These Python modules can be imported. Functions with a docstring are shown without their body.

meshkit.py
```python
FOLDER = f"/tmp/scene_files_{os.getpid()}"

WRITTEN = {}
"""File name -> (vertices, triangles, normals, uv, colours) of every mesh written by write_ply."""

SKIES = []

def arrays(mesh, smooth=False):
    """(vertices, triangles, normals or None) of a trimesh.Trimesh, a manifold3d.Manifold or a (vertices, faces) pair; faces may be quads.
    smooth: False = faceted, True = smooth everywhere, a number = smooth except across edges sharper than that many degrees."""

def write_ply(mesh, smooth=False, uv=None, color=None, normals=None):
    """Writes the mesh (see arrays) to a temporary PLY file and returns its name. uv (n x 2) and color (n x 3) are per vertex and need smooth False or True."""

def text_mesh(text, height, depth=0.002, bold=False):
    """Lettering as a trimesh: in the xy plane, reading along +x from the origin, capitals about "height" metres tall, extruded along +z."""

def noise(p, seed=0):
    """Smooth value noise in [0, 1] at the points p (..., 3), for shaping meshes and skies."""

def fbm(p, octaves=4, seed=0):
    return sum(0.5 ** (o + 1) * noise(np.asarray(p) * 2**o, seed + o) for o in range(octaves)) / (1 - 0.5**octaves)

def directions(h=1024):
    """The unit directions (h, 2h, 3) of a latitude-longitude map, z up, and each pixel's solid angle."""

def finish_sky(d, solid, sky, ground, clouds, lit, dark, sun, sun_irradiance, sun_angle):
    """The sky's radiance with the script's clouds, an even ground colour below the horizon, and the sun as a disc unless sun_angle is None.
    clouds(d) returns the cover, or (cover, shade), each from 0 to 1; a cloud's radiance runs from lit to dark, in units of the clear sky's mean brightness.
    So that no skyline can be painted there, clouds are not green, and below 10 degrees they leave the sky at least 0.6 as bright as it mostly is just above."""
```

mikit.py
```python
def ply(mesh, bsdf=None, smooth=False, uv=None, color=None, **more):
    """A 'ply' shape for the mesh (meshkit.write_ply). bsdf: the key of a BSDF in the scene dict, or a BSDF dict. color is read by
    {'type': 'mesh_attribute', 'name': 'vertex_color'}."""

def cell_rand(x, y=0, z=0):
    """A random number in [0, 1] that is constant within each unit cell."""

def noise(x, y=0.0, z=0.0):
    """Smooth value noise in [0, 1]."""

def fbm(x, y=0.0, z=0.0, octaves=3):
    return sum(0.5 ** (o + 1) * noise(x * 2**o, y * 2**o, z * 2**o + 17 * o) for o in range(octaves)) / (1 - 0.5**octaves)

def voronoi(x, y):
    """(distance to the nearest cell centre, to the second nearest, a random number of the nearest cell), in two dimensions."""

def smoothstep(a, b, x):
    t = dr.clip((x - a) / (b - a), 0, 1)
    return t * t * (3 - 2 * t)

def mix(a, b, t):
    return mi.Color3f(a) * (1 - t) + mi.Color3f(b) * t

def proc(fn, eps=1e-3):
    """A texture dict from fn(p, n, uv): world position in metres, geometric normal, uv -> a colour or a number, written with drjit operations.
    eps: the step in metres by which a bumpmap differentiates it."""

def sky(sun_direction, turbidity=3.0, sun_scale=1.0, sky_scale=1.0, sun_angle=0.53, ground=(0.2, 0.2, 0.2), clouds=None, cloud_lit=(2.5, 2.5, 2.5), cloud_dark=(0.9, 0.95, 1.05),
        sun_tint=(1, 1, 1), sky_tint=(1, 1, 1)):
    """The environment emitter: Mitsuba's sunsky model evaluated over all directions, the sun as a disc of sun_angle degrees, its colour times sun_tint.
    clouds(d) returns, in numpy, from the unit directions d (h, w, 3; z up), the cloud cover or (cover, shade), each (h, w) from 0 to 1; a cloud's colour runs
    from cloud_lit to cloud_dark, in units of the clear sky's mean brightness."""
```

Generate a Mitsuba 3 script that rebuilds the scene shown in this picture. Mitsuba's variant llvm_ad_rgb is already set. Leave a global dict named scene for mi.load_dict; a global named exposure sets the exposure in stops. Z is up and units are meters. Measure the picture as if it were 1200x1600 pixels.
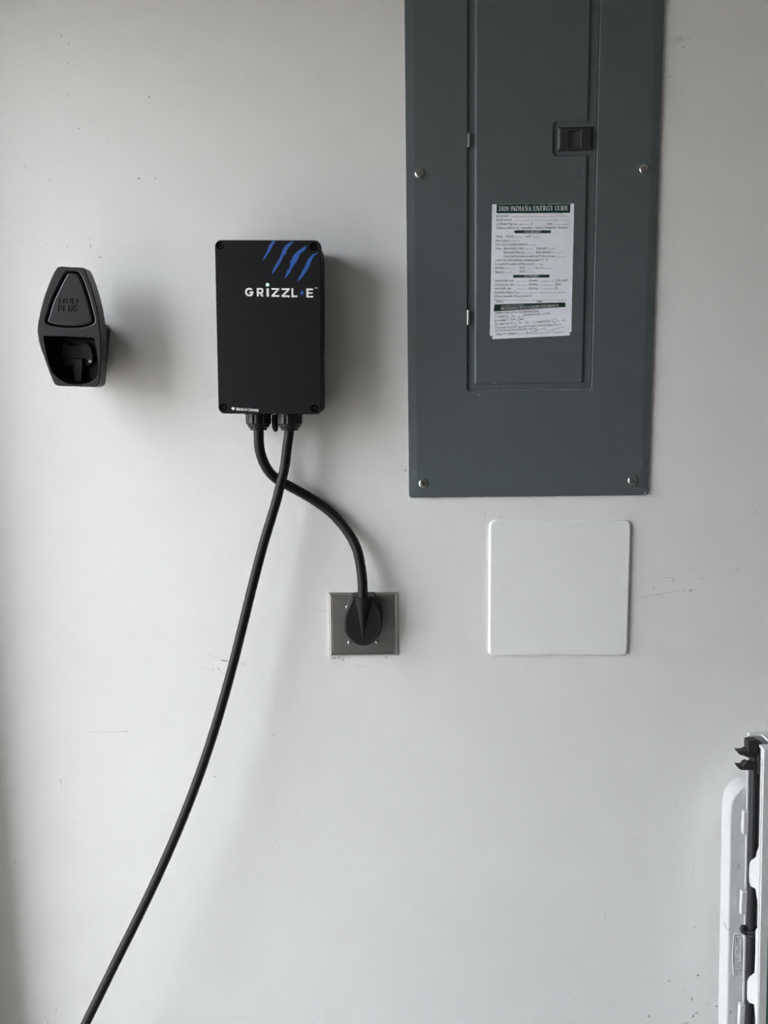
import math
import numpy as np
import trimesh
import shapely
from shapely import Polygon, affinity
import drjit as dr
import mitsuba as mi
import mikit
import meshkit
from mikit import proc, noise, fbm, smoothstep, mix

T = mi.ScalarTransform4f
scene, labels = {'type': 'scene'}, {}

# ------------------------------------------------------------------ camera, sky, exposure
exposure = 6.0
scene['camera'] = {
    'type': 'perspective', 'fov': 52.75, 'fov_axis': 'x', 'near_clip': 0.02, 'far_clip': 200.0,
    'to_world': T().look_at(origin=[0, -1.2729, 1.45],
                            target=[-0.02639488, -1.2729 + 0.99017612, 1.45 - 0.13731192],
                            up=[0.01016846, 0.13761862, 0.9904331]),
}
# overcast daylight; it enters through the open garage doorway in the left wall
scene['sky'] = mikit.sky((-0.6, -0.35, 0.72), turbidity=4.0, sun_scale=0.0, sky_scale=1.0, ground=(0.25, 0.25, 0.24),
                         clouds=lambda d: (np.full(d.shape[:2], 0.92), 0.25 * meshkit.fbm(d * 4.0, 3)),
                         cloud_lit=(1.10, 1.14, 1.20), cloud_dark=(0.82, 0.87, 0.94))

# ------------------------------------------------------------------ mesh helpers
# "Wall space": x to the right along the wall, y up, z out of the wall towards the viewer.
TO_WORLD = np.array([[1, 0, 0, 0], [0, 0, -1, 0], [0, 1, 0, 0], [0, 0, 0, 1.0]])


def cat(*ms):
    ms = [m for x in ms for m in (x if isinstance(x, list) else [x])]
    return trimesh.util.concatenate(ms)


def offset_ring(ring, d, sign):
    """The ring moved into the material by d (sign +1 for an outline, -1 for a hole), keeping its vertices."""
    p = np.asarray(ring)
    e0, e1 = p - np.roll(p, 1, 0), np.roll(p, -1, 0) - p
    n0 = np.stack([-e0[:, 1], e0[:, 0]], 1) / np.linalg.norm(e0, axis=1, keepdims=True)
    n1 = np.stack([-e1[:, 1], e1[:, 0]], 1) / np.linalg.norm(e1, axis=1, keepdims=True)
    m = n0 + n1
    m /= np.maximum((m * n0).sum(1, keepdims=True), 0.5 * np.ones((len(p), 1)))
    q = p + m * d
    # where a rounded corner is tighter than the offset, slide its points onto the true offset outline
    target = Polygon(p).buffer(-d * sign, join_style='mitre') if d else None
    if d and not (Polygon(q).is_valid and abs(Polygon(q).area - target.area) < 1e-3 * target.area):
        line = target.exterior
        q = np.array([line.interpolate(line.project(shapely.Point(x))).coords[0] for x in p])
    return q


def ring_of(line, ccw=True):
    r = np.array(line.coords)[:-1, :2]
    keep = np.linalg.norm(r - np.roll(r, 1, 0), axis=1) > 1e-7
    r = r[keep]
    a = 0.5 * np.sum(r[:, 0] * np.roll(r[:, 1], -1) - np.roll(r[:, 0], -1) * r[:, 1])
    return r if (a > 0) == ccw else r[::-1]


def clean(ring):
    keep = np.linalg.norm(ring - np.roll(ring, 1, 0), axis=1) > 1e-8
    return ring[keep]


def loft(poly, ext, holes=None, base=False):
    """A solid with the polygon's outline; ext and each entry of holes are lists (inset, height) from the back to the front edge."""
    holes = holes or []
    if holes and not isinstance(holes[0], list):
        holes = [holes]
    if len(holes) == 1:
        holes = holes * len(poly.interiors)
    rings = [(ring_of(poly.exterior), ext, 1)] + [(ring_of(r, False), h, -1) for r, h in zip(poly.interiors, holes)]
    vs, fs, at, tops, bottoms = [], [], 0, [], []
    for ring, steps, sign in rings:
        n = len(ring)
        for k, (ins, h) in enumerate(steps):
            q = offset_ring(ring, ins, sign)
            vs.append(np.c_[q, np.full(n, h)])
            if k:
                i = np.arange(n)
                a, b = at + (k - 1) * n + i, at + (k - 1) * n + (i + 1) % n
                fs.append(np.c_[a, b, b + n])
                fs.append(np.c_[a, b + n, a + n])
        tops.append((offset_ring(ring, steps[-1][0], sign), steps[-1][1]))
        bottoms.append((offset_ring(ring, steps[0][0], sign), steps[0][1]))
        at += n * len(steps)
    for group, flip in [(tops, False)] + ([(bottoms, True)] if base else []):
        # the caps
        p = Polygon(clean(group[0][0]), [clean(g[0]) for g in group[1:]])
        v, f = trimesh.creation.triangulate_polygon(p, engine='manifold')
        f = np.asarray(f)
        tri = v[f]
        ar = (tri[:, 1, 0] - tri[:, 0, 0]) * (tri[:, 2, 1] - tri[:, 0, 1]) - (tri[:, 2, 0] - tri[:, 0, 0]) * (tri[:, 1, 1] - tri[:, 0, 1])
        f = np.where((ar > 0)[:, None], f, f[:, ::-1])
        if flip:
            f = f[:, ::-1]
        vs.append(np.c_[v, np.full(len(v), group[0][1])])
        fs.append(f + at)
        at += len(v)
    v, f = np.vstack(vs), np.vstack(fs)
    area = np.linalg.norm(np.cross(v[f[:, 1]] - v[f[:, 0]], v[f[:, 2]] - v[f[:, 0]]), axis=1)
    return trimesh.Trimesh(v, f[area > 1e-13], process=False)


def rrect(w, h, r, cx=0.0, cy=0.0, n=7):
    pts = []
    for sx, sy, a0 in ((1, 1, 0), (-1, 1, 90), (-1, -1, 180), (1, -1, 270)):
        for k in range(n):
            a = math.radians(a0 + 90 * k / (n - 1))
            pts.append((cx + sx * (w / 2 - r) + r * math.cos(a), cy + sy * (h / 2 - r) + r * math.sin(a)))
    return Polygon(pts)


def rounded(pts, r, n=5):
    """The polygon with its corners rounded by r."""
    p = np.asarray(pts, float)
    out = []
    for i in range(len(p)):
        a, b, c = p[i - 1], p[i], p[(i + 1) % len(p)]
        rr = r[i] if isinstance(r, (list, tuple)) else r
        u, v = a - b, c - b
        lu, lv = np.linalg.norm(u), np.linalg.norm(v)
        k = min(rr, lu * 0.49, lv * 0.49)
        s, e = b + u / lu * k, b + v / lv * k
        for t in np.linspace(0, 1, n):
            out.append((1 - t) ** 2 * s + 2 * t * (1 - t) * b + t * t * e)
    return Polygon(out)


def smooth_closed(pts, n=8):
    """A closed Catmull-Rom curve through the points."""
    p = np.asarray(pts, float)
    out = []
    for i in range(len(p)):
        a, b, c, d = p[i - 1], p[i], p[(i + 1) % len(p)], p[(i + 2) % len(p)]
        for t in np.linspace(0, 1, n, endpoint=False):
            out.append(0.5 * (2 * b + (c - a) * t + (2 * a - 5 * b + 4 * c - d) * t * t + (3 * b - a - 3 * c + d) * t ** 3))
    return Polygon(out)


def spline(pts, step=0.006):
    p = np.asarray(pts, float)
    p = np.vstack([2 * p[0] - p[1], p, 2 * p[-1] - p[-2]])
    out = []
    for i in range(1, len(p) - 2):
        a, b, c, d = p[i - 1:i + 3]
        m = max(2, int(np.linalg.norm(c - b) / step))
        for t in np.linspace(0, 1, m, endpoint=False):
            out.append(0.5 * (2 * b + (c - a) * t + (2 * a - 5 * b + 4 * c - d) * t * t + (3 * b - a - 3 * c + d) * t ** 3))
    out.append(p[-2])
    return np.array(out)


def tube(path, radius, sides=20, close=True):
    p = np.asarray(path, float)
    rad = np.broadcast_to(np.asarray(radius, float), len(p))
    t = np.gradient(p, axis=0)
    t /= np.linalg.norm(t, axis=1, keepdims=True)
    u = np.cross(t[0], [0.3, 0.1, 0.9])
    u /= np.linalg.norm(u)
    vs, ang = [], np.arange(sides) * 2 * np.pi / sides
    for k in range(len(p)):
        u = u - t[k] * (u @ t[k])
        u /= np.linalg.norm(u)
        w = np.cross(t[k], u)
        vs.append(p[k] + rad[k] * (np.cos(ang)[:, None] * u + np.sin(ang)[:, None] * w))
    i = np.arange(sides)
    fs = []
    for k in range(len(p) - 1):
        a, b = k * sides + i, k * sides + (i + 1) % sides
        fs += [np.c_[a, b, b + sides], np.c_[a, b + sides, a + sides]]
    v = np.vstack(vs)
    if close:
        for k, flip in ((0, True), (len(p) - 1, False)):
            v = np.vstack([v, p[k]])
            a, b = k * sides + i, k * sides + (i + 1) % sides
            c = np.full(sides, len(v) - 1)
            fs.append(np.c_[b, a, c] if flip else np.c_[a, b, c])
    return trimesh.Trimesh(v, np.vstack(fs), process=False)


def lathe(profile, sides=32):
    """Revolves (radius, z) pairs about the z axis."""
    m = trimesh.creation.revolve(np.asarray(profile, float), sections=sides)
    if m.volume < 0:
        m.invert()
    return m


def move(m, x=0.0, y=0.0, z=0.0, rot=0.0):
    m = m.copy()
    if rot:
        m.apply_transform(trimesh.transformations.rotation_matrix(math.radians(rot), [0, 0, 1]))
    m.apply_translation([x, y, z])
    return m


def box(x0, x1, y0, y1, z0, z1):
    m = trimesh.creation.box([x1 - x0, y1 - y0, z1 - z0])
    m.apply_translation([(x0 + x1) / 2, (y0 + y1) / 2, (z0 + z1) / 2])
    return m


def fitted(text, x0, x1, y0, y1, z, depth=0.0001, bold=True):
    """Lettering stretched to the given bounds."""
    m = meshkit.text_mesh(text, 1.0, 1.0, bold)
    b = m.bounds
    m.apply_translation(-b[0])
    s = b[1] - b[0]
    m.apply_scale([(x1 - x0) / s[0], (y1 - y0) / s[1], depth])
    m.apply_translation([x0, y0, z])
    return m


def text_line(text, p0, p1, cap, z, depth=0.00008, bold=False):
    """Lettering whose baseline runs from p0 to p1."""
    m = meshkit.text_mesh(text, 1.0, 1.0, bold)
    b = m.bounds
    m.apply_translation([-b[0][0], 0, -b[0][2]])
    p0, p1 = np.asarray(p0), np.asarray(p1)
    L = np.linalg.norm(p1 - p0)
    m.apply_scale([L / (b[1][0] - b[0][0]), cap, depth])
    return move(m, p0[0], p0[1], z, math.degrees(math.atan2(p1[1] - p0[1], p1[0] - p0[0])))


def stroke(pts, width, z, depth=0.00008):
    """A flat pen line through the points."""
    p = shapely.LineString(np.asarray(pts)).buffer(width / 2, cap_style='round', quad_segs=2).simplify(width * 0.05)
    return cat([loft(Polygon(g.exterior, g.interiors), [(0, z), (0, z + depth)], [[(0, z), (0, z + depth)]] * len(g.interiors)) for g in getattr(p, 'geoms', [p])])


def numbered(key):
    if key not in scene and key not in labels and not any(k.startswith(key + '__') for k in scene):
        return key
    k = 1
    while f'{key}_{k:03d}' in scene or f'{key}_{k:03d}' in labels:
        k += 1
    return f'{key}_{k:03d}'


def thing(name, label, category, group=None):
    key = numbered(name)
    labels[key] = {'label': label, 'category': category, **({'group': group} if group else {})}
    return key


def part(name, mesh, bsdf, parent, smooth=30, label=None, matrix=None, **more):
    key = f'{parent}__{name}'
    k = 1
    while key in scene:
        key = f'{parent}__{name}_{k:03d}'
        k += 1
    m = mesh.copy()
    if matrix is not None:
        m.apply_transform(matrix)
    m.apply_transform(TO_WORLD)
    scene[key] = mikit.ply(m, bsdf, smooth=smooth, **more)
    if label:
        labels[key] = {'label': label}
    return key


def structure(name, mesh, bsdf, label):
    """mesh in world space"""
    scene[name] = mikit.ply(mesh, bsdf)
    labels[name] = {'kind': 'structure', 'label': label}


# ------------------------------------------------------------------ materials
def paint(color, rough=0.5, spec=0.5, metal=0.0, bump=None, bump_scale=0.0, **kw):
    b = {'type': 'principled', 'base_color': color if isinstance(color, dict) else {'type': 'rgb', 'value': list(color)},
         'roughness': rough, 'specular': spec, 'metallic': metal, **kw}
    if bump is not None:
        b = {'type': 'bumpmap', 'nested': b, 'texture': bump, 'scale': bump_scale}
    return {'type': 'twosided', 'nested': b}


# scuffs, specks and dents seen on the drywall: (x, z), half length and half width in mm, turn in degrees, strength
MARKS = [
    (-0.5175, 2.0687, 1.19, 0.95, 30, 0.50),
    (-0.4405, 2.0463, 1.19, 0.95, 30, 0.50),
    (-0.5220, 2.0209, 1.19, 0.95, 30, 0.40),
    (-0.5108, 2.0095, 1.19, 0.95, 30, 0.60),
    (-0.5199, 1.9931, 1.19, 0.95, 30, 0.50),
    (-0.5033, 1.9881, 1.19, 0.95, 30, 0.40),
    (-0.5138, 1.9809, 1.19, 0.95, 30, 0.35),
    (-0.5161, 1.9344, 1.19, 0.95, 30, 0.50),
    (-0.3905, 1.9296, 1.19, 0.95, 30, 0.60),
    (-0.5043, 1.8851, 1.19, 0.95, 30, 0.60),
    (-0.4136, 1.8087, 1.19, 0.95, 30, 0.90),
    (-0.3871, 1.8081, 1.19, 0.95, 30, 0.90),
    (-0.5556, 1.8096, 1.19, 0.95, 30, 0.50),
    (-0.4970, 1.7198, 1.19, 0.95, 30, 0.45),
    (-0.6081, 1.7160, 1.19, 0.95, 30, 0.40),
    (-0.5680, 1.7113, 1.19, 0.95, 30, 0.35),
    (-0.4234, 2.0175, 1.19, 0.95, 30, 0.30),
    (-0.4579, 1.8660, 1.19, 0.95, 30, 0.30),
    (-0.6302, 1.8506, 1.19, 0.95, 30, 0.50),
    (-0.4399, 1.9120, 1.19, 0.95, 30, 0.25),
    (-0.5981, 1.6572, 1.19, 0.95, 30, 0.40),
    (-0.6150, 1.5349, 1.19, 0.95, 30, 0.40),
    (-0.5519, 1.4699, 1.19, 0.95, 30, 0.40),
    (-0.4277, 1.6363, 1.19, 0.95, 30, 0.60),
    (-0.5911, 0.7199, 1.19, 0.95, 30, 0.50),
    (-0.5856, 0.7490, 1.19, 0.95, 30, 0.30),
    (-0.4871, 0.3695, 1.19, 0.95, 30, 0.50),
    (-0.6512, 0.3526, 1.19, 0.95, 30, 0.80),
    (-0.7148, 0.3495, 1.19, 0.95, 30, 0.40),
    (-0.6685, 0.3275, 1.19, 0.95, 30, 0.40),
    (-0.3313, 1.0034, 1.19, 0.95, 30, 0.70),
    (-0.3213, 1.0045, 1.19, 0.95, 30, 0.80),
    (-0.3183, 0.9988, 1.19, 0.95, 30, 0.70),
    (-0.3489, 1.0058, 1.19, 0.95, 30, 0.30),
    (-0.3377, 0.8082, 1.19, 0.95, 30, 0.90),
    (-0.2315, 0.8841, 1.19, 0.95, 30, 0.40),
    (-0.2335, 0.6886, 1.19, 0.95, 30, 0.40),
    (-0.1933, 0.7442, 1.19, 0.95, 30, 0.30),
    (-0.1368, 0.6497, 1.19, 0.95, 30, 0.40),
    (-0.2610, 0.6212, 1.19, 0.95, 30, 0.40),
    (-0.3360, 0.9471, 1.19, 0.95, 30, 0.40),
    (0.4145, 1.1406, 1.19, 0.95, 30, 0.70),
    (0.5751, 1.2672, 1.19, 0.95, 30, 0.60),
    (0.4272, 1.1252, 1.19, 0.95, 30, 0.40),
    (0.5148, 0.9835, 1.19, 0.95, 30, 0.35),
    (0.2416, 0.7668, 1.19, 0.95, 30, 0.70),
    (0.4667, 0.7525, 1.19, 0.95, 30, 0.50),
    (0.4014, 0.6917, 1.19, 0.95, 30, 0.40),
    (0.4405, 0.4207, 1.19, 0.95, 30, 0.30),
    (0.4024, 0.4382, 1.19, 0.95, 30, 0.40),
    (0.2880, 0.3943, 1.19, 0.95, 30, 0.50),
    (0.3277, 0.4654, 1.19, 0.95, 30, 0.25),
    (0.5197, 0.4035, 1.19, 0.95, 30, 0.30),
    (0.5519, 0.3693, 1.19, 0.95, 30, 0.40),
    (0.5598, 0.5450, 1.19, 0.95, 30, 0.60),
    (0.5411, 1.9276, 1.19, 0.95, 30, 0.30),
    (0.3926, 2.0290, 1.19, 0.95, 30, 0.30),
    (0.4771, 1.8458, 1.19, 0.95, 30, 0.25),
    (-0.0650, 1.9045, 1.19, 0.95, 30, 0.25),
    (-0.1423, 1.9850, 1.19, 0.95, 30, 0.25),
    (-0.0375, 1.7519, 1.19, 0.95, 30, 0.25),
    (-0.3203, 1.9939, 1.19, 0.95, 30, 0.20),
    (-0.0823, 1.7817, 1.19, 0.95, 30, 0.20),
    (-0.4259, 1.4473, 1.19, 0.95, 30, 0.20),
    (-0.0325, 1.3795, 1.19, 0.95, 30, 0.30),
    (-0.0786, 1.1598, 1.19, 0.95, 30, 0.25),
    (-0.0039, 1.0984, 1.19, 0.95, 30, 0.25),
    (0.0236, 1.1645, 1.19, 0.95, 30, 0.25),
    (0.0878, 0.9052, 1.19, 0.95, 30, 0.30),
    (0.0049, 0.8706, 1.19, 0.95, 30, 0.20),
    (-0.0678, 0.4823, 1.19, 0.95, 30, 0.30),
    (0.1850, 0.4584, 1.19, 0.95, 30, 0.20),
    (-0.4974, 1.7070, 0.85, 2.09, 5, 0.90),
    (-0.5929, 1.8306, 0.76, 2.85, 4, 0.35),
    (-0.4825, 1.6900, 3.42, 0.66, -6, 0.50),
    (-0.5351, 1.7077, 0.95, 0.95, 0, 0.60),
    (-0.5194, 0.8913, 30.40, 0.52, 1, 0.30),
    (-0.5499, 0.8908, 2.85, 0.85, 10, 0.40),
    (-0.4912, 0.8918, 3.80, 0.76, 0, 0.35),
    (-0.6108, 0.7984, 0.85, 6.65, 4, 0.50),
    (-0.6094, 0.7852, 1.52, 0.95, 0, 0.30),
    (-0.7036, 0.6462, 0.85, 1.42, 0, 0.80),
    (-0.4629, 0.4866, 0.47, 3.80, 4, 0.40),
    (-0.6715, 0.3367, 1.14, 2.85, 20, 0.30),
    (-0.3303, 1.0274, 17.10, 0.47, -25, 0.30),
    (-0.3130, 1.0193, 7.60, 1.04, -12, 0.75),
    (-0.2768, 1.0123, 0.66, 3.32, -20, 0.60),
    (-0.2823, 1.0134, 2.85, 0.57, 10, 0.40),
    (-0.2594, 1.0076, 0.57, 2.85, 0, 0.25),
    (-0.2875, 0.6470, 1.42, 0.76, 0, 0.30),
    (-0.2806, 0.6470, 0.95, 0.76, 0, 0.30),
    (0.4154, 1.1285, 31.35, 0.47, 11, 0.42),
    (0.4470, 1.1343, 4.75, 0.66, 8, 0.35),
    (0.4744, 1.1358, 2.47, 1.33, 20, 0.75),
    (0.4638, 1.1364, 1.14, 0.95, 0, 0.60),
    (0.4817, 1.1379, 4.75, 0.57, 10, 0.40),
    (0.4408, 1.1584, 8.55, 0.57, 2, 0.40),
    (0.4463, 1.1534, 0.57, 1.71, 0, 0.80),
    (0.4925, 1.1563, 3.80, 0.57, -25, 0.40),
    (0.4623, 1.1761, 24.70, 0.47, -14, 0.18),
    (0.5486, 1.1716, 6.65, 0.47, 0, 0.40),
    (0.5519, 1.1678, 0.95, 0.95, 0, 0.40),
    (0.3485, 0.5429, 0.76, 6.17, 2, 0.45),
    (0.4997, 0.6425, 0.47, 9.50, 6, 0.30),
    (0.4974, 0.6182, 0.57, 8.55, -5, 0.35),
    (0.2357, 0.6747, 0.47, 7.60, 0, 0.20),
    (0.5080, 0.5237, 3.80, 0.76, 10, 0.30),
    (0.4657, 0.4183, 3.04, 0.95, -12, 0.80),
    (0.4925, 0.4007, 2.28, 0.85, -35, 0.70),
    (0.5169, 0.4300, 2.47, 1.14, -10, 0.90),
    (0.5080, 0.3843, 0.95, 3.61, 10, 0.80),
    (0.5011, 0.3862, 1.23, 1.04, 0, 0.60),
    (0.5172, 0.3550, 3.80, 2.09, 10, 0.55),
    (0.5117, 0.3486, 1.33, 3.61, -30, 0.85),
    (0.4996, 0.3356, 6.65, 0.76, 6, 0.50),
    (0.4327, 0.3480, 3.04, 2.28, -30, 0.55),
    (0.5358, 0.3731, 3.32, 0.57, -5, 0.50),
    (0.5531, 0.3694, 1.14, 1.90, 0, 0.80),
    (0.5647, 0.4391, 0.85, 0.95, 0, 0.50),
    (-0.1446, 1.1072, 11.40, 0.47, -8, 0.28),
    (-0.1338, 1.1049, 2.85, 0.57, 5, 0.30),
    (-0.0759, 1.0078, 4.75, 0.66, 4, 0.40),
    (-0.1248, 1.0223, 3.04, 1.71, 0, 0.85),
    (-0.1150, 1.0228, 1.90, 1.14, 0, 0.70),
    (-0.1074, 1.0199, 2.47, 1.04, 40, 0.80),
    (-0.0964, 1.0227, 2.85, 0.66, 0, 0.50),
    (-0.0341, 1.0229, 2.85, 0.85, 0, 0.50),
    (-0.3139, 1.4676, 13.30, 0.47, -3, 0.20),
    (-0.3217, 1.4822, 7.60, 0.38, 0, 0.12),
    (0.4227, 1.9922, 11.40, 4.75, 10, 0.16),
    (0.4308, 1.9812, 1.90, 1.52, 30, 0.35),
    (0.4153, 1.9834, 1.90, 0.95, 0, 0.30),
    (0.4112, 1.9398, 4.75, 1.14, 45, 0.25),
    (0.4171, 1.9350, 4.75, 0.95, -50, 0.20),
    (0.4018, 1.9299, 1.52, 1.14, 0, 0.30),
    (0.4371, 1.9937, 2.85, 1.42, 20, 0.20),
    (-0.0020, 1.3802, 0.95, 2.47, 0, 0.40),
    (0.0029, 1.3423, 1.71, 1.52, 30, 0.70),
    (0.0016, 1.3264, 0.76, 3.80, 3, 0.25),
    (0.1334, 1.2686, 0.47, 3.80, 0, 0.35),
    (0.3579, 1.0191, 0.57, 2.85, 0, 0.45),
    (0.3722, 1.2629, 1.42, 1.42, 0, 0.25),
    (0.1588, 1.2619, 1.14, 1.14, 0, 0.20),
    (-0.2201, 1.1278, 0.95, 0.95, 0, 0.25),
    (-0.4196, 1.0732, 7.60, 0.38, 2, 0.12),
]
WALL = (0.800, 0.795, 0.775)


def wall_color(p, n, uv):
    x, z = p.x, p.z
    dirt = mi.Float(0)
    edge = noise(x * 900, z * 900) - 0.5
    worn = 0.35 + 1.1 * noise(x * 330 + 7, z * 330)
    for mx, mz, a, b, turn, s in MARKS:
        c, sn = math.cos(math.radians(turn)), math.sin(math.radians(turn))
        u, v = (x - mx) * (c / (a * 1e-3)) + (z - mz) * (sn / (a * 1e-3)), (z - mz) * (c / (b * 1e-3)) - (x - mx) * (sn / (b * 1e-3))
        dirt += s * worn * smoothstep(1.5, 0.5, dr.sqrt(u * u + v * v) + edge * 0.9)
    tone = 1.0 + 0.030 * (fbm(x * 6 + 3, z * 6, octaves=4) - 0.5)
    # fine scattered dust specks
    cx, cz = x * 42, z * 42
    r = mikit.cell_rand(dr.floor(cx), dr.floor(cz), 5)
    ox, oz = mikit.cell_rand(dr.floor(cx), dr.floor(cz), 6), mikit.cell_rand(dr.floor(cx), dr.floor(cz), 7)
    d = dr.sqrt(dr.square(cx - dr.floor(cx) - 0.2 - 0.6 * ox) + dr.square(cz - dr.floor(cz) - 0.2 - 0.6 * oz))
    dirt += dr.select(r > 0.95, 0.22, 0.0) * smoothstep(0.035, 0.015, d)
    return mix(mi.Color3f(*WALL) * tone, mi.Color3f(0.10, 0.095, 0.09), dr.clip(dirt, 0, 0.9))


def wall_bump(p, n, uv):
    return fbm(p.x * 160, p.z * 160, p.y * 160, octaves=2) + 2.0 * noise(p.x * 28, p.z * 28)


scene['wall_paint'] = paint(proc(wall_color), 0.55, 0.3, bump=proc(wall_bump, 5e-4), bump_scale=0.00008)
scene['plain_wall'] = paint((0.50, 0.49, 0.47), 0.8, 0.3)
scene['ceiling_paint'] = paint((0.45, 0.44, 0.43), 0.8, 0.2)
scene['concrete'] = paint(proc(lambda p, n, uv: mi.Color3f(0.11, 0.107, 0.10) * (0.85 + 0.3 * fbm(p.x * 3, p.y * 3, octaves=4))), 0.7, 0.3)
scene['sky_blocker_dark'] = paint((0.10, 0.095, 0.09), 0.8, 0.2)  # dark finish of the added sky blocker outside the doorway
scene['driveway_concrete'] = paint(proc(lambda p, n, uv: mi.Color3f(0.45, 0.41, 0.345) * (0.85 + 0.3 * fbm(p.x * 2, p.y * 2, octaves=4))), 0.8, 0.2)
NICKS = [
    (0.1227, 1.4635, 2.60, 0.80, 0, 0.80),
    (0.1473, 1.4815, 3.60, 0.70, 3, 0.70),
    (0.0898, 1.4935, 0.90, 1.10, 0, 0.35),
    (0.0547, 1.4695, 4.00, 0.60, 0, 0.18),
    (0.1374, 2.0074, 2.00, 0.70, 8, 0.35),
    (0.3443, 1.4051, 0.60, 0.90, 0, 0.90),
    (0.3466, 1.4103, 0.50, 2.00, -20, 0.35),
    (0.3858, 1.3519, 0.60, 5.20, -12, 0.75),
    (0.0304, 1.3926, 1.00, 0.80, 0, 0.25),
    (0.0636, 1.3505, 0.90, 1.20, 0, 0.18),
    (0.1728, 1.3836, 1.40, 0.90, 0, 0.25),
    (0.1974, 1.3174, 0.70, 1.60, 0, 0.30),
    (0.3942, 1.3016, 1.60, 4.20, -28, 0.80),
    (0.3017, 1.4673, 0.90, 1.00, 0, 0.90),
]


def panel_color(p, n, uv):
    x, z = p.x, p.z
    d = mi.Float(0)
    edge = noise(x * 1500, z * 1500) - 0.5
    for mx, mz, a, b, turn, s in NICKS:
        c, sn = math.cos(math.radians(turn)), math.sin(math.radians(turn))
        u, v = (x - mx) * (c / (a * 1e-3)) + (z - mz) * (sn / (a * 1e-3)), (z - mz) * (c / (b * 1e-3)) - (x - mx) * (sn / (b * 1e-3))
        d += s * smoothstep(1.4, 0.6, dr.sqrt(u * u + v * v) + edge)
    return mix(mi.Color3f(0.098, 0.116, 0.120) * (0.96 + 0.08 * fbm(x * 9, z * 9, octaves=3)), mi.Color3f(0.32, 0.33, 0.33), dr.clip(d, 0, 1))


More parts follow.
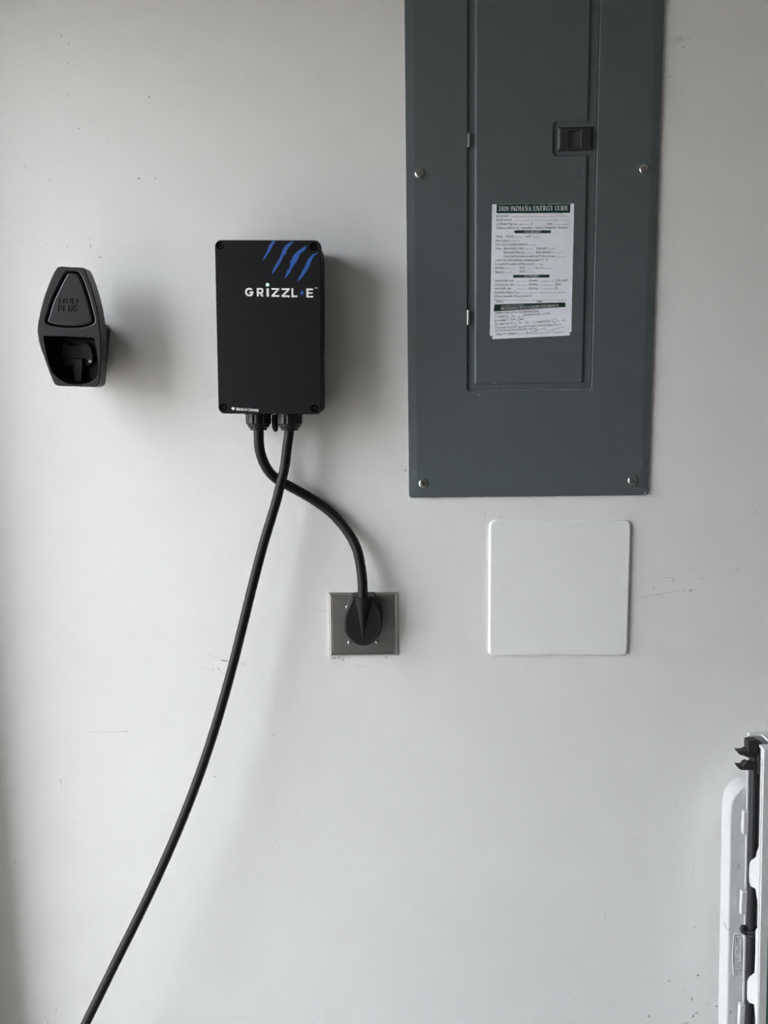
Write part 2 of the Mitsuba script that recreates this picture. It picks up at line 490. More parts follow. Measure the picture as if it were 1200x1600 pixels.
scene['panel_paint'] = paint(proc(panel_color), 0.38, 0.5)
scene['latch_plastic'] = paint((0.030, 0.030, 0.032), 0.42, 0.5)
scene['zinc'] = paint((0.62, 0.62, 0.60), 0.22, 0.5, 1.0)
scene['nickel'] = paint((0.80, 0.79, 0.76), 0.15, 0.5, 1.0)
scene['brushed_steel'] = paint(proc(lambda p, n, uv: mi.Color3f(0.55, 0.537, 0.515) * (0.90 + 0.16 * fbm(p.x * 12, p.z * 420, octaves=3))), 0.34, 0.5, 1.0)
scene['box_plastic'] = paint((0.0058, 0.0058, 0.0072), 0.55, 0.26, bump=proc(lambda p, n, uv: noise(p.x * 2500, p.y * 2500, p.z * 2500), 2e-4), bump_scale=0.00003)
scene['gland_plastic'] = paint((0.007, 0.007, 0.008), 0.38, 0.4)
scene['screw_black'] = paint((0.008, 0.008, 0.009), 0.30, 0.5)
scene['cord_rubber'] = paint((0.0065, 0.0065, 0.0072), 0.45, 0.32)
scene['plug_rubber'] = paint((0.008, 0.008, 0.0095), 0.55, 0.32)
scene['holder_plastic'] = paint((0.0100, 0.0105, 0.0122), 0.36, 0.45)
scene['print_white'] = paint((0.85, 0.85, 0.85), 0.6, 0.3)
scene['print_blue'] = paint((0.035, 0.115, 0.40), 0.6, 0.3)
scene['led_glow'] = paint((0.2, 0.8, 0.5), 0.4, 0.5)
scene['gray_sticker'] = paint((0.30, 0.30, 0.29), 0.5, 0.4)
scene['cover_plate_plastic'] = paint((0.84, 0.84, 0.83), 0.45, 0.4)
scene['paper'] = paint(proc(lambda p, n, uv: mi.Color3f(0.88, 0.90, 0.96) * (0.95 + 0.10 * fbm(p.x * 40, p.z * 40, octaves=3))), 0.6, 0.3)
scene['ink_green'] = paint((0.006, 0.030, 0.020), 0.6, 0.3)
scene['ink_black'] = paint((0.075, 0.078, 0.09), 0.7, 0.2)
scene['ink_pale'] = paint((0.68, 0.70, 0.72), 0.7, 0.2)
scene['ink_pen'] = paint((0.06, 0.06, 0.09), 0.7, 0.2)


def scuffed_white(p, n, uv):
    g = fbm(p.x * 55, p.y * 55, p.z * 55, octaves=4)
    s = smoothstep(0.70, 0.82, g)
    return mix(mi.Color3f(0.545, 0.545, 0.54) * (0.97 + 0.06 * noise(p.x * 200, p.y * 200, p.z * 200)), mi.Color3f(0.30, 0.30, 0.30), 0.6 * s)


scene['scuffed_plastic'] = paint(proc(scuffed_white), 0.5, 0.4)
scene['black_steel'] = paint((0.022, 0.022, 0.026), 0.35, 0.5)
scene['black_cap'] = paint((0.025, 0.025, 0.026), 0.55, 0.4)
scene['board_gray'] = paint((0.62, 0.63, 0.62), 0.5, 0.4)
scene['board_white'] = paint((0.56, 0.56, 0.555), 0.5, 0.4)
scene['board_green'] = paint((0.035, 0.085, 0.060), 0.5, 0.4)

# ------------------------------------------------------------------ the garage
XL, XR, YF, ZT = -0.80, 4.9, -6.2, 2.75            # left, right, far side behind the viewer, ceiling
DOOR = (0.113, 0.113 + 2.05, 2.14)                         # doorway in the left wall: near jamb, far jamb (distance from the back wall), head


def wbox(x0, x1, y0, y1, z0, z1):
    return box(x0, x1, y0, y1, z0, z1)


structure('wall_back', wbox(XL - 0.16, XR + 0.16, 0.0, 0.12, 0, ZT), 'wall_paint', 'white painted garage drywall with small scuffs and specks')
structure('floor', wbox(XL - 0.16, XR + 0.16, YF - 0.1, 0.12, -0.12, 0.0), 'concrete', 'grey concrete garage floor')
structure('ceiling', wbox(XL - 0.16, XR + 0.16, YF - 0.1, 0.12, ZT, ZT + 0.1), 'ceiling_paint', 'white garage ceiling')
structure('wall_left', cat(wbox(XL - 0.16, XL, -DOOR[0], 0.0, 0, ZT), wbox(XL - 0.16, XL, -DOOR[1], -DOOR[0], DOOR[2], ZT),
                           wbox(XL - 0.16, XL, YF, -DOOR[1], 0, ZT)), 'plain_wall', 'white garage side wall with an open doorway')
structure('wall_right', wbox(XR, XR + 0.16, YF, 0.0, 0, ZT), 'plain_wall', 'white garage side wall')
structure('wall_front', wbox(XL - 0.16, XR + 0.16, YF - 0.1, YF, 0, ZT), 'plain_wall', 'white garage wall behind the viewer')
structure('sky_blocker_wall', wbox(-2.40, XL - 0.16, -2.75, -2.30, -0.2, 5.5), 'sky_blocker_dark', 'dark blocker wall added outside the doorway to cut off part of the sky')  # unseen wall, added to block part of the sky and narrow the daylight
structure('driveway', wbox(-40, XL - 0.16, -30, 20, -0.2, -0.03), 'driveway_concrete', 'concrete driveway outside the garage')

# ------------------------------------------------------------------ shared small hardware


def pan_screw(r, h, cross=True, turn=20.0):
    """A domed screw head with a cross recess, standing on z = 0."""
    prof = [(0.0, h * 0.72)] if cross else [(0.0, h)]
    m = lathe([(0, h)] + [(r * math.sin(a), h * (0.35 + 0.65 * math.cos(a))) for a in np.linspace(0.15, math.pi / 2, 7)] + [(r, 0)], 28)
    if cross:
        import manifold3d as m3
        body = m3.Manifold.revolve(m3.CrossSection([[(0, 0), (r, 0), (r, h * 0.35)] + [(r * math.sin(a), h * (0.35 + 0.65 * math.cos(a))) for a in np.linspace(math.pi / 2 * 0.86, 0.12, 7)] + [(0, h)]]), 28)
        for k in range(2):
            cut = m3.Manifold.cube([r * 1.25, r * 0.30, h], True).rotate([0, 0, turn + 90 * k]).translate([0, 0, h * 0.74])
            body = body - cut
        g = body.to_mesh()
        m = trimesh.Trimesh(g.vert_properties[:, :3], g.tri_verts, process=False)
    return m


def socket_screw(r, h):
    """A black cap screw with a hexagon socket."""
    a = np.arange(6) * math.pi / 3
    head = shapely.Point(0, 0).buffer(r, quad_segs=6)
    hexa = Polygon(np.c_[np.cos(a), np.sin(a)] * r * 0.5)
    m = loft(Polygon(head.exterior, [hexa.exterior]), [(0, 0), (0, h * 0.7), (r * 0.15, h)], [[(0, 0.1 * h), (0, h)]])
    return cat(m, loft(hexa, [(0, 0), (0, 0.12 * h)]))


# ------------------------------------------------------------------ breaker panel
panel = thing('breaker_panel', 'tall dark grey metal breaker panel cover with a latched door, set on the wall', 'breaker panel')
CT = 2.36                                                     # top of the cover, above the frame
opening = rounded([(0.10311, 1.46992), (0.30257, 1.46934), ((0.30257, 1.46934)[0] + 0.0005, CT - 0.09), ((0.10311, 1.46992)[0], CT - 0.09)], 0.004)
cover_poly = rounded([(0.0078, 1.2972), (0.3985, 1.2972), (0.3985, CT), (0.0078, CT)], 0.006)
part('cover', loft(Polygon(cover_poly.exterior, [opening.exterior]), [(0, 0), (0, 0.0036), (0.0005, 0.0044), (0.0125, 0.0059), (0.0135, 0.0060)],
                   [[(0, 0.0), (0, 0.0052), (0.0004, 0.0057), (0.0012, 0.0060)]]), 'panel_paint', panel, smooth=20)
door_poly = opening.buffer(-0.0011, join_style='mitre')
L0, L1 = (0.23730, 1.87538), (0.28155, 1.82911)                                   # pocket for the latch
PX0, PX1, PZ0 = 0.11418, 0.28961, 1.47930
raised = rounded([(PX0, PZ0), (PX1, PZ0), (PX1, L1[1]), (L0[0], L1[1]), (L0[0], L0[1]), (PX1, L0[1]), (PX1, CT - 0.10), (PX0, CT - 0.10)],
                 [0.003, 0.004, 0.004, 0.005, 0.005, 0.004, 0.004, 0.003])
door_k = part('door', cat(loft(door_poly, [(0, 0.0005), (0, 0.0022), (0.0004, 0.0026)]),
                          loft(raised, [(0, 0.0024), (0.0004, 0.0028), (0.0026, 0.0056), (0.0034, 0.0060)])), 'panel_paint', panel, smooth=25)
lx0, lx1, lz1, lz0 = 0.24161, 0.29623, 1.86893, 1.83448
hx0, hx1, hz1, hz0 = 0.25779, 0.27589, 1.86288, 1.83865
latch_poly = Polygon([(lx0, lz0), (lx1, lz0), (lx1, lz1), (lx0, lz1)], [[(hx0, hz0), (hx1, hz0), (hx1, hz1), (hx0, hz1)]])
lm = loft(latch_poly, [(0, 0.0024), (0, 0.0045), (0.0036, 0.0075)], [[(0, 0.0005), (0, 0.0075)]])
ramp = trimesh.convex.convex_hull(np.array([(x, z, h) for z in (hz0, hz1) for x, h in ((hx0, 0.0006), (hx1, 0.0006), (hx1, 0.0060), (hx0 + 0.008, 0.0012))]))
grip = loft(Polygon([(hx1 + 0.0006, lz0 + 0.004), (lx1 - 0.004, lz0 + 0.004), (lx1 - 0.004, lz1 - 0.004), (hx1 + 0.0006, lz1 - 0.004)]), [(0, 0.0074), (0.001, 0.0086)])
part('latch', cat(lm, ramp, grip), 'latch_plastic', door_k, smooth=False, label='dark plastic slide latch with a square finger hole')
ex0, ex1, ez1, ez0 = 0.26790, 0.28317, 1.80937, 1.79333
emb = rounded([(ex0, ez0), (ex1, ez0), (ex1, ez1), (ex0 + 0.003, ez1), (ex0, ez1 - 0.004)], 0.0015)
part('emblem', loft(Polygon(emb.exterior, [emb.buffer(-0.0011).exterior]), [(0, 0.0059), (0.0004, 0.0062)], [[(0, 0.0059), (0.0003, 0.0062)]]), 'panel_paint', door_k, label='faint embossed square emblem')
for a, b in [((0.10563, 1.86272), (0.10545, 1.84257)), ((0.10477, 1.59678), (0.10469, 1.57438))]:
    part('hinge_pin', tube([(a[0], a[1], 0.0056), (b[0], b[1], 0.0056)], 0.0023, 14), 'nickel', panel, label='shiny nickel hinge knuckle')
for k, (x, z) in enumerate([(0.02856, 1.80544), (0.37488, 1.80485), (0.03094, 1.32106), (0.37152, 1.32196)]):
    part('cover_screw', move(pan_screw(0.0073, 0.0040, turn=(62, 35, 38, 20)[k]), x, z, 0.0058), 'zinc', panel, smooth=20, label='zinc cross-head screw')

# ------------------------------------------------------------------ code certificate and test label on the panel door
cert = thing('code_certificate', 'printed white energy code certificate with a dark green heading, stuck on the panel door', 'paper notice')
HC = 0.0060
cert_poly = Polygon([(0.14171, 1.75736), (0.26881, 1.75570), (0.26855, 1.64793), (0.26828, 1.57903), (0.26865, 1.56014), (0.13904, 1.55621), (0.14053, 1.65997)][::-1])
part('sheet', loft(cert_poly, [(0, HC), (0, HC + 0.0003)]), 'paper', cert, smooth=False)
hz = HC + 0.0003


def band(pts, z=None):
    z = hz if z is None else z
    return loft(Polygon(pts[::-1]), [(0, z), (0, z + 0.00008)])


for q in ([(0.14868, 1.75703), (0.26307, 1.75553), (0.26274, 1.74198), (0.14856, 1.74373)],
          [(0.17670, 1.71752), (0.23356, 1.71644), (0.23333, 1.71202), (0.17654, 1.71290)],
          [(0.17532, 1.65007), (0.23231, 1.64935), (0.23208, 1.64486), (0.17516, 1.64566)]):
    part('heading_band', band(q), 'ink_green', cert, smooth=False, label='dark green printed band')
def serif_glyph(ch):
    """Bold book lettering drawn from stems, bars and bowls; capital height 1. Returns (shape, width)."""
    def stem(x, y0=0.0, y1=1.0, w=0.20, ends=(1, 1)):
        s = [shapely.box(x, y0, x + w, y1)]
        s += [shapely.box(x - 0.07, y, x + w + 0.07, y + 0.06) for y, e in ((y0, ends[0]), (y1 - 0.06, ends[1])) if e]
        return shapely.union_all(s)

    def bar(x0, x1, y, h=0.07):
        return shapely.box(x0, y - h / 2, x1, y + h / 2)

    def bowl(cx, cy, rx, ry, side=None):
        c = shapely.Point(0, 0).buffer(1, quad_segs=6)
        r = affinity.translate(affinity.scale(c, rx, ry), cx, cy).difference(affinity.translate(affinity.scale(c, max(rx - 0.19, 0.05), ry - 0.06), cx, cy))
        return r if side is None else r.intersection(shapely.box(*side))

    def diag(x0, y0, x1, y1, w):
        return Polygon([(x0, y0), (x0 + w, y0), (x1 + w, y1), (x1, y1)])

    def pen(pts, w=0.15):
        return shapely.LineString(spline(np.c_[np.array(pts, float), np.zeros(len(pts))], 0.06)[:, :2]).buffer(w / 2, cap_style='flat', quad_segs=2)

    b = shapely.union_all
    if ch == 'A': return b([diag(0.08, 0, 0.36, 1, 0.08), diag(0.54, 0, 0.30, 1, 0.20), bar(0.2, 0.6, 0.33), bar(0, 0.26, 0.03, .06), bar(0.46, 0.84, 0.03, .06)]), 0.84
    if ch == 'C': return b([bowl(0.42, 0.5, 0.42, 0.52).difference(shapely.box(0.62, 0.32, 1, 0.68)), shapely.box(0.68, 0.62, 0.75, 1.0)]), 0.80
    if ch == 'D': return b([stem(0.08), bowl(0.36, 0.5, 0.48, 0.5, (0.36, 0, 1, 1)), bar(0.2, 0.4, 0.03, .06), bar(0.2, 0.4, 0.97, .06)]), 0.86
    if ch == 'E': return b([stem(0.08), bar(0.2, 0.66, 0.03, .06), bar(0.2, 0.62, 0.97, .06), bar(0.2, 0.48, 0.52), shapely.box(0.60, 0, 0.67, 0.26), shapely.box(0.56, 0.76, 0.62, 1), shapely.box(0.42, .4, .48, .64)]), 0.72
    if ch == 'G': return b([bowl(0.42, 0.5, 0.42, 0.52).difference(shapely.box(0.62, 0.40, 1, 0.68)), shapely.box(0.68, 0.64, 0.75, 1.0), shapely.box(0.60, 0.04, 0.79, 0.42), bar(0.5, 0.88, 0.42, .06)]), 0.88
    if ch == 'I': return stem(0.08), 0.36
    if ch == 'K': return b([stem(0.08), diag(0.26, 0.42, 0.62, 0.97, 0.09), diag(0.56, 0, 0.34, 0.58, 0.22), bar(0.5, 0.86, 0.97, .06), bar(0.46, 0.88, 0.03, .06)]), 0.86
    if ch == 'L': return b([stem(0.08), bar(0.2, 0.64, 0.03, .06), shapely.box(0.58, 0, 0.65, 0.28)]), 0.70
    if ch == 'M': return b([stem(0.08, w=0.08), stem(0.80), diag(0.44, 0, 0.08, 1, 0.22), diag(0.46, 0, 0.80, 1, 0.08)]), 1.10
    if ch == 'N': return b([stem(0.10, w=0.08), stem(0.72, w=0.08, ends=(0, 1)), diag(0.60, 0, 0.06, 1, 0.22)]), 0.92
    if ch == 'O': return bowl(0.43, 0.5, 0.43, 0.52), 0.88
    if ch == '0': return bowl(0.29, 0.5, 0.29, 0.51), 0.62
    if ch == 'R': return b([stem(0.08), bowl(0.34, 0.74, 0.36, 0.26, (0.34, 0.4, 1, 1)), bar(0.2, 0.38, 0.97, .06), bar(0.2, 0.4, 0.51, .06), diag(0.58, 0, 0.34, 0.5, 0.20), bar(0.58, 0.84, 0.03, .06)]), 0.84
    if ch == 'S': return b([pen([(0.52, 0.78), (0.40, 0.95), (0.18, 0.93), (0.11, 0.74), (0.30, 0.55), (0.50, 0.40), (0.50, 0.14), (0.26, 0.05), (0.08, 0.24)], 0.15)]), 0.62
    if ch == 'T': return b([stem(0.26, ends=(1, 0)), bar(0.02, 0.70, 0.97, .06), shapely.box(0.02, 0.74, 0.08, 1), shapely.box(0.64, 0.74, 0.70, 1)]), 0.72
    if ch == 'U': return b([stem(0.08, 0.3, 1, ends=(0, 1)), stem(0.64, 0.3, 1, 0.08, ends=(0, 1)), bowl(0.40, 0.32, 0.32, 0.34, (0, -0.1, 1, 0.32))]), 0.84
    if ch == 'V': return b([diag(0.34, 0, 0.06, 1, 0.20), diag(0.36, 0, 0.64, 1, 0.08), bar(0, 0.34, 0.97, .06), bar(0.54, 0.80, 0.97, .06)]), 0.80
    if ch == 'Y': return b([stem(0.30, 0, 0.46, ends=(1, 0)), diag(0.30, 0.42, 0.06, 1, 0.20), diag(0.42, 0.42, 0.64, 1, 0.08), bar(0, 0.34, 0.97, .06), bar(0.54, 0.80, 0.97, .06)]), 0.80
    if ch == '2': return b([pen([(0.06, 0.74), (0.16, 0.93), (0.36, 0.93), (0.44, 0.72), (0.30, 0.42), (0.08, 0.10)], 0.15), bar(0.02, 0.54, 0.07, 0.14), shapely.box(0.49, 0, 0.55, 0.26)]), 0.62
    if ch == '/': return diag(0, 0, 0.26, 1, 0.09), 0.36
    if ch == '-': return bar(0.03, 0.30, 0.36, 0.11), 0.36
    return None, 0.30


def serif_line(text, p0, p1, cap, z, depth=0.00008):
    x, ms = 0.0, []
    for ch in text:
        g, w = serif_glyph(ch)
        if g is not None:
            g = g.buffer(0)
            for q in getattr(g, 'geoms', [g]):
                m = trimesh.creation.extrude_polygon(q, 1.0, engine='earcut')
                m.apply_translation([x, 0, 0])
                ms.append(m)
        x += w + 0.05
    m = cat(ms)
    p0, p1 = np.asarray(p0), np.asarray(p1)
    m.apply_scale([np.linalg.norm(p1 - p0) / x, cap, depth])
    return move(m, p0[0], p0[1], z, math.degrees(math.atan2(p1[1] - p0[1], p1[0] - p0[0])))


for t, a, b, c in (('2020 INDIANA ENERGY CODE', (0.15173, 1.74702), (0.26009, 1.74566), 0.0073), ('R-VALUES', (0.19242, 1.71337), (0.21786, 1.71299), 0.0034),
                   ('SYSTEMS', (0.19216, 1.64615), (0.21529, 1.64584), 0.0034)):
    part('heading_lettering', serif_line(t, a, b, c, hz + 0.00008), 'ink_pale', cert, smooth=False)
LINES = [('Builder Name:', (0.14860, 1.73797), (0.16774, 1.73770)), ('Property Address:', (0.14833, 1.73231), (0.17278, 1.73194)),
         ('Conditioned Floor Area', (0.14807, 1.72626), (0.18081, 1.72573)), ('sf', (0.20225, 1.72551), (0.20474, 1.72546)), ('Date:', (0.22765, 1.72492), (0.23512, 1.72488)),
         ('Compliance Method Used:', (0.14791, 1.72019), (0.18436, 1.71969)), ('Prescriptive  |  Total UA  |  Performance', (0.18786, 1.71962), (0.24248, 1.71887)), ('(circle one)', (0.24467, 1.71893), (0.25861, 1.71876)),
         ('Ceiling:', (0.14769, 1.70726), (0.15830, 1.70716)), ('Vaulted R:', (0.16250, 1.70708), (0.17550, 1.70693)), ('Flat R:', (0.19349, 1.70660), (0.20248, 1.70652)),
         ('Slab on grade R:', (0.14753, 1.70108), (0.17005, 1.70085)), ('Floors Over Unconditioned Space R:', (0.14746, 1.69527), (0.19713, 1.69464)),
         ('Walls:', (0.14740, 1.68906), (0.15562, 1.68901)), ('Above Grade Cavity R:', (0.16013, 1.68892), (0.19169, 1.68854)), ('Sheathing R:', (0.21071, 1.68828), (0.22801, 1.68806)),
         ('Below Grade Interior R:', (0.15998, 1.68310), (0.19246, 1.68270)), ('Below Grade Ext. R:', (0.21079, 1.68236), (0.23860, 1.68205)),
         ('If not full wall/basement insulation, # of ft from top of wall', (0.16002, 1.67698), (0.24091, 1.67589)),
         ('Are all HVAC ducts within the conditioned space?   Y    N', (0.14700, 1.67137), (0.22798, 1.67039)), ('R-value of ducts outside conditioned space R:', (0.14684, 1.66552), (0.20831, 1.66481)),
         ('Windows U:', (0.14677, 1.65967), (0.16317, 1.65947)), ('SHGC:', (0.18499, 1.65918), (0.19433, 1.65901)), ('Doors R:', (0.21010, 1.65873), (0.22184, 1.65862)),
         ('Skylights U:', (0.14661, 1.65370), (0.16322, 1.65351)), ('SHGC:', (0.18474, 1.65322), (0.19419, 1.65315)),
         ('Heating System Type', (0.14638, 1.63999), (0.17582, 1.63967)), ('Efficiency', (0.20009, 1.63935), (0.21437, 1.63920)), ('(AFUE or HSPF)', (0.24102, 1.63863), (0.26111, 1.63838)),
         ('Cooling System Type', (0.14622, 1.63410), (0.17567, 1.63379)), ('Efficiency', (0.20006, 1.63346), (0.21435, 1.63331)), ('(SEER)', (0.24112, 1.63275), (0.25047, 1.63269)),
         ('Water Heater Type', (0.14615, 1.62820), (0.17169, 1.62796)), ('Efficiency', (0.20003, 1.62757), (0.21433, 1.62742)), ('(EF)', (0.24121, 1.62686), (0.24675, 1.62686)),
         ('Mechanical Ventilation Type', (0.14588, 1.62201), (0.18537, 1.62153)),
         ('X', (0.14585, 1.61115), (0.14807, 1.61112)), ('Signature', (0.14860, 1.60814), (0.15922, 1.60806)), ('Printed', (0.21329, 1.60725), (0.22137, 1.60721))]
RULES = [((0.17023, 1.73822), (0.26224, 1.73701)), ((0.17576, 1.73236), (0.26235, 1.73126)), ((0.18230, 1.72608), (0.20175, 1.72590)), ((0.23711, 1.72503), (0.26197, 1.72475)),
         ((0.17600, 1.70731), (0.18979, 1.70715)), ((0.20298, 1.70680), (0.21646, 1.70674)), ((0.17055, 1.70142), (0.18405, 1.70127)), ((0.19812, 1.69491), (0.21142, 1.69485)),
         ((0.19269, 1.68910), (0.20600, 1.68895)), ((0.22870, 1.68853), (0.24190, 1.68838)), ((0.19376, 1.68287), (0.20678, 1.68283)), ((0.23980, 1.68232), (0.25279, 1.68227)),
         ((0.24240, 1.67616), (0.25590, 1.67610)), ((0.20951, 1.66508), (0.22255, 1.66504)), ((0.16437, 1.65974), (0.17744, 1.65961)), ((0.19553, 1.65928), (0.20658, 1.65918)), ((0.22244, 1.65890), (0.23718, 1.65883)),
         ((0.16442, 1.65368), (0.17730, 1.65355)), ((0.19540, 1.65323), (0.20816, 1.65310))] + \
        [((0.17844, 1.63973), (0.19727, 1.63959)), ((0.21940, 1.63921), (0.23800, 1.63908)), ((0.17849, 1.63384), (0.19723, 1.63371)), ((0.21898, 1.63333), (0.23789, 1.63320)),
         ((0.17835, 1.62794), (0.19710, 1.62782)), ((0.21947, 1.62743), (0.23789, 1.62731)), ((0.18587, 1.62191), (0.25841, 1.62126)), ((0.14858, 1.61150), (0.25913, 1.60983))]
print_m = [text_line(t, a, b, 0.0030, hz, bold=True) for t, a, b in LINES]
print_m += [text_line('Builder or registered design professional:', (0.14592, 1.61639), (0.20460, 1.61588), 0.0030, hz, bold=True)]
print_m += [stroke([a, b], 0.00042, hz) for a, b in RULES]
part('printed_text', cat(print_m), 'ink_black', cert, smooth=False, label='fine black form text and ruled lines')

test = thing('test_result_label', 'small white air leakage test label pasted slightly crooked over the foot of the certificate', 'paper label')
test_poly = Polygon([(0.14508, 1.60385), (0.26671, 1.60822), (0.26571, 1.55490), (0.14304, 1.55114)][::-1])
HT = HC + 0.0004
part('sheet', loft(test_poly, [(0, HC), (0, HT + 0.0002)]), 'paper', test, smooth=False)
tz = HT + 0.0002
part('heading_band', cat(band([(0.14588, 1.60522), (0.25808, 1.60630), (0.25821, 1.59919), (0.14483, 1.59405), (0.14500, 1.60049), (0.14581, 1.60067)], tz)), 'ink_green', test, smooth=False, label='dark green printed band')
part('heading_lettering', serif_line('AIR LEAKAGE / DUCT LEAKAGE TEST RESULTS', (0.15556, 1.59635), (0.24771, 1.59986), 0.0040, tz + 0.00008), 'ink_pale', test, smooth=False)
part('heading_lettering', text_line('(2020 I.E.C.C. 402.4)', (0.15724, 1.60207), (0.19112, 1.60278), 0.0022, tz + 0.00008), 'ink_pale', test, smooth=False)
TL2 = [('Independent Inspection Firm:   Residential Energy Testing', (0.14647, 1.59035), (0.21653, 1.59227)), ('Air Leakage', (0.14671, 1.58479), (0.16243, 1.58533)), ('Requirements Allowing   5 ACH50', (0.19231, 1.58662), (0.23377, 1.58802)),
       ('Duct Leakage To Outside', (0.14695, 1.57862), (0.18073, 1.58026)), ('Air Leakage Test Pass?', (0.14719, 1.57304), (0.17723, 1.57425)), ('N    N/A', (0.18738, 1.57439), (0.20156, 1.57495)),
       ('Duct Leakage Test Pass?', (0.20511, 1.57509), (0.23648, 1.57657)), ('N   -   NA', (0.24609, 1.57671), (0.25821, 1.57721)),
       ('If Alternative Visual Option was performed, circle NA for Air Leakage Test and', (0.14742, 1.56736), (0.25225, 1.57115)), ('initial here that all Code Checklist items were met', (0.14766, 1.56267), (0.21334, 1.56541))]
tm = [text_line(t, a, b, 0.0030, tz, bold=True) for t, a, b in TL2] + [text_line('Testing Firm Signature X', (0.14789, 1.55707), (0.18449, 1.55848), 0.0032, tz, bold=True)]
tm += [stroke([(0.18552, 1.55787), (0.25801, 1.56061)], 0.00045, tz), stroke([(0.18022, 1.58007), (0.19288, 1.58066)], 0.0004, tz)]
part('printed_text', cat(tm), 'ink_black', test, smooth=False, label='fine black form text')
PEN = [[(0.16393, 1.58818), (0.16497, 1.58519), (0.16749, 1.58614)], [(0.16758, 1.58842), (0.16721, 1.58316)], [(0.17005, 1.58361), (0.17066, 1.58360)],
       [(0.17255, 1.58754), (0.17508, 1.58800), (0.17309, 1.58406), (0.17592, 1.58451)], [(0.17811, 1.58844), (0.17672, 1.58599), (0.17795, 1.58398), (0.17914, 1.58684)],
       [(0.18474, 1.58437), (0.18345, 1.58190), (0.18580, 1.57988), (0.18728, 1.58383), (0.18503, 1.58565), (0.18424, 1.58388)], [(0.19080, 1.58576), (0.18861, 1.58232), (0.18985, 1.58031), (0.19185, 1.58226), (0.18932, 1.58270)],
       [(0.18025, 1.57699), (0.18480, 1.57821), (0.18635, 1.57560), (0.18333, 1.57316), (0.17968, 1.57351), (0.17915, 1.57571), (0.18085, 1.57747)],
       [(0.23946, 1.58029), (0.24358, 1.58142), (0.24505, 1.57842), (0.24256, 1.57627), (0.23921, 1.57672), (0.23847, 1.57892), (0.23995, 1.58068)],
       [(0.19666, 1.56069), (0.19867, 1.56225), (0.19769, 1.55927), (0.20680, 1.56162), (0.21285, 1.56452), (0.21086, 1.56146), (0.21791, 1.56513), (0.22500, 1.56602), (0.22806, 1.56457), (0.23316, 1.56240), (0.24424, 1.56600), (0.25635, 1.56850)]]
part('handwriting', cat([stroke(spline(np.array(p), 0.001)[:, :2], 0.00055, tz) for p in PEN]), 'ink_pen', test, smooth=False, label='dark pen handwriting and signature')

# ------------------------------------------------------------------ blank cover plate
blank = thing('blank_cover_plate', 'large square white plastic blank cover plate with rounded corners, below the breaker panel', 'cover plate')
bp = rounded([(0.13988, 1.02624), (0.37359, 1.02541), (0.37331, 1.25605), (0.14002, 1.25838)], 0.011)
part('plate', loft(bp, [(0, 0), (0, 0.0022), (0.0006, 0.0036), (0.0018, 0.0046), (0.0032, 0.0050)]), 'cover_plate_plastic', blank, smooth=35)

# ------------------------------------------------------------------ outlet plate
outlet = thing('outlet_plate', 'square brushed steel outlet cover plate behind the black plug', 'outlet plate')
op = rounded([(-0.12985, 1.02624), (-0.01438, 1.02742), (-0.01420, 1.13762), (-0.12908, 1.13739)], 0.0008, 3)
part('plate', loft(op, [(0, 0), (0, 0.0028), (0.0010, 0.0040), (0.0036, 0.0062), (0.0046, 0.0062), (0.0052, 0.0050), (0.0062, 0.0056)]), 'brushed_steel', outlet, smooth=15)
for k, (x, z) in enumerate([(-0.09486, 1.05160), (-0.04765, 1.05244), (-0.09710, 1.11287), (-0.04944, 1.11309)]):
    part('plate_screw', move(pan_screw(0.0036, 0.0018, turn=25 + 31 * k), x, z, 0.0056), 'zinc', outlet, label='small zinc screw')

# ------------------------------------------------------------------ charger box
charger = thing('charger_box', 'black electric car charger box with blue claw marks and white lettering, mounted on the wall', 'car charger')
CC, CA = (-0.2026, 1.5669), -1.2
CM = trimesh.transformations.translation_matrix([CC[0], CC[1], 0]) @ trimesh.transformations.rotation_matrix(math.radians(CA), [0, 0, 1])
CW, CH, CF = 0.159, 0.2575, 0.078
part('mount_bracket', loft(rrect(0.120, 0.220, 0.006), [(0, 0), (0, 0.008)]), 'screw_black', charger, matrix=CM)
body_k = part('body', loft(rrect(CW - 0.001, CH - 0.003, 0.011), [(0.003, 0.006), (0.0012, 0.010), (0.0004, 0.056), (0.0004, 0.063), (0.0016, 0.0645)], base=True), 'box_plastic', charger, smooth=35, matrix=CM)
SC = [(-0.07240, 0.12048), (0.06896, 0.11935), (0.06927, -0.11990), (-0.07128, -0.11918)]
SC = [(max(x, -0.0712), y) for x, y in SC]
lid_p = Polygon(rrect(CW, CH, 0.0095).exterior, [shapely.Point(x, y).buffer(0.0056, quad_segs=7).exterior for x, y in SC])
lid_k = part('lid', loft(lid_p, [(0.0014, 0.0640), (0.0, 0.0655), (0, 0.0762), (0.0004, 0.0774), (0.0011, CF)], [[(0, 0.0655), (0, CF - 0.0004), (0.0004, CF)]]), 'box_plastic', charger, smooth=35, matrix=CM)
for x, y in SC:
    part('lid_screw', move(socket_screw(0.0042, 0.0055), x, y, 0.0700), 'screw_black', charger, matrix=CM, smooth=25, label='black socket-head lid screw')
part('side_sticker', box(CW / 2 - 0.0012, CW / 2 - 0.0001, -0.0890, -0.0300, 0.012, 0.026), 'gray_sticker', charger, smooth=False, matrix=CM, label='pale sticker on the side of the box')
Lz = CF - 0.00002
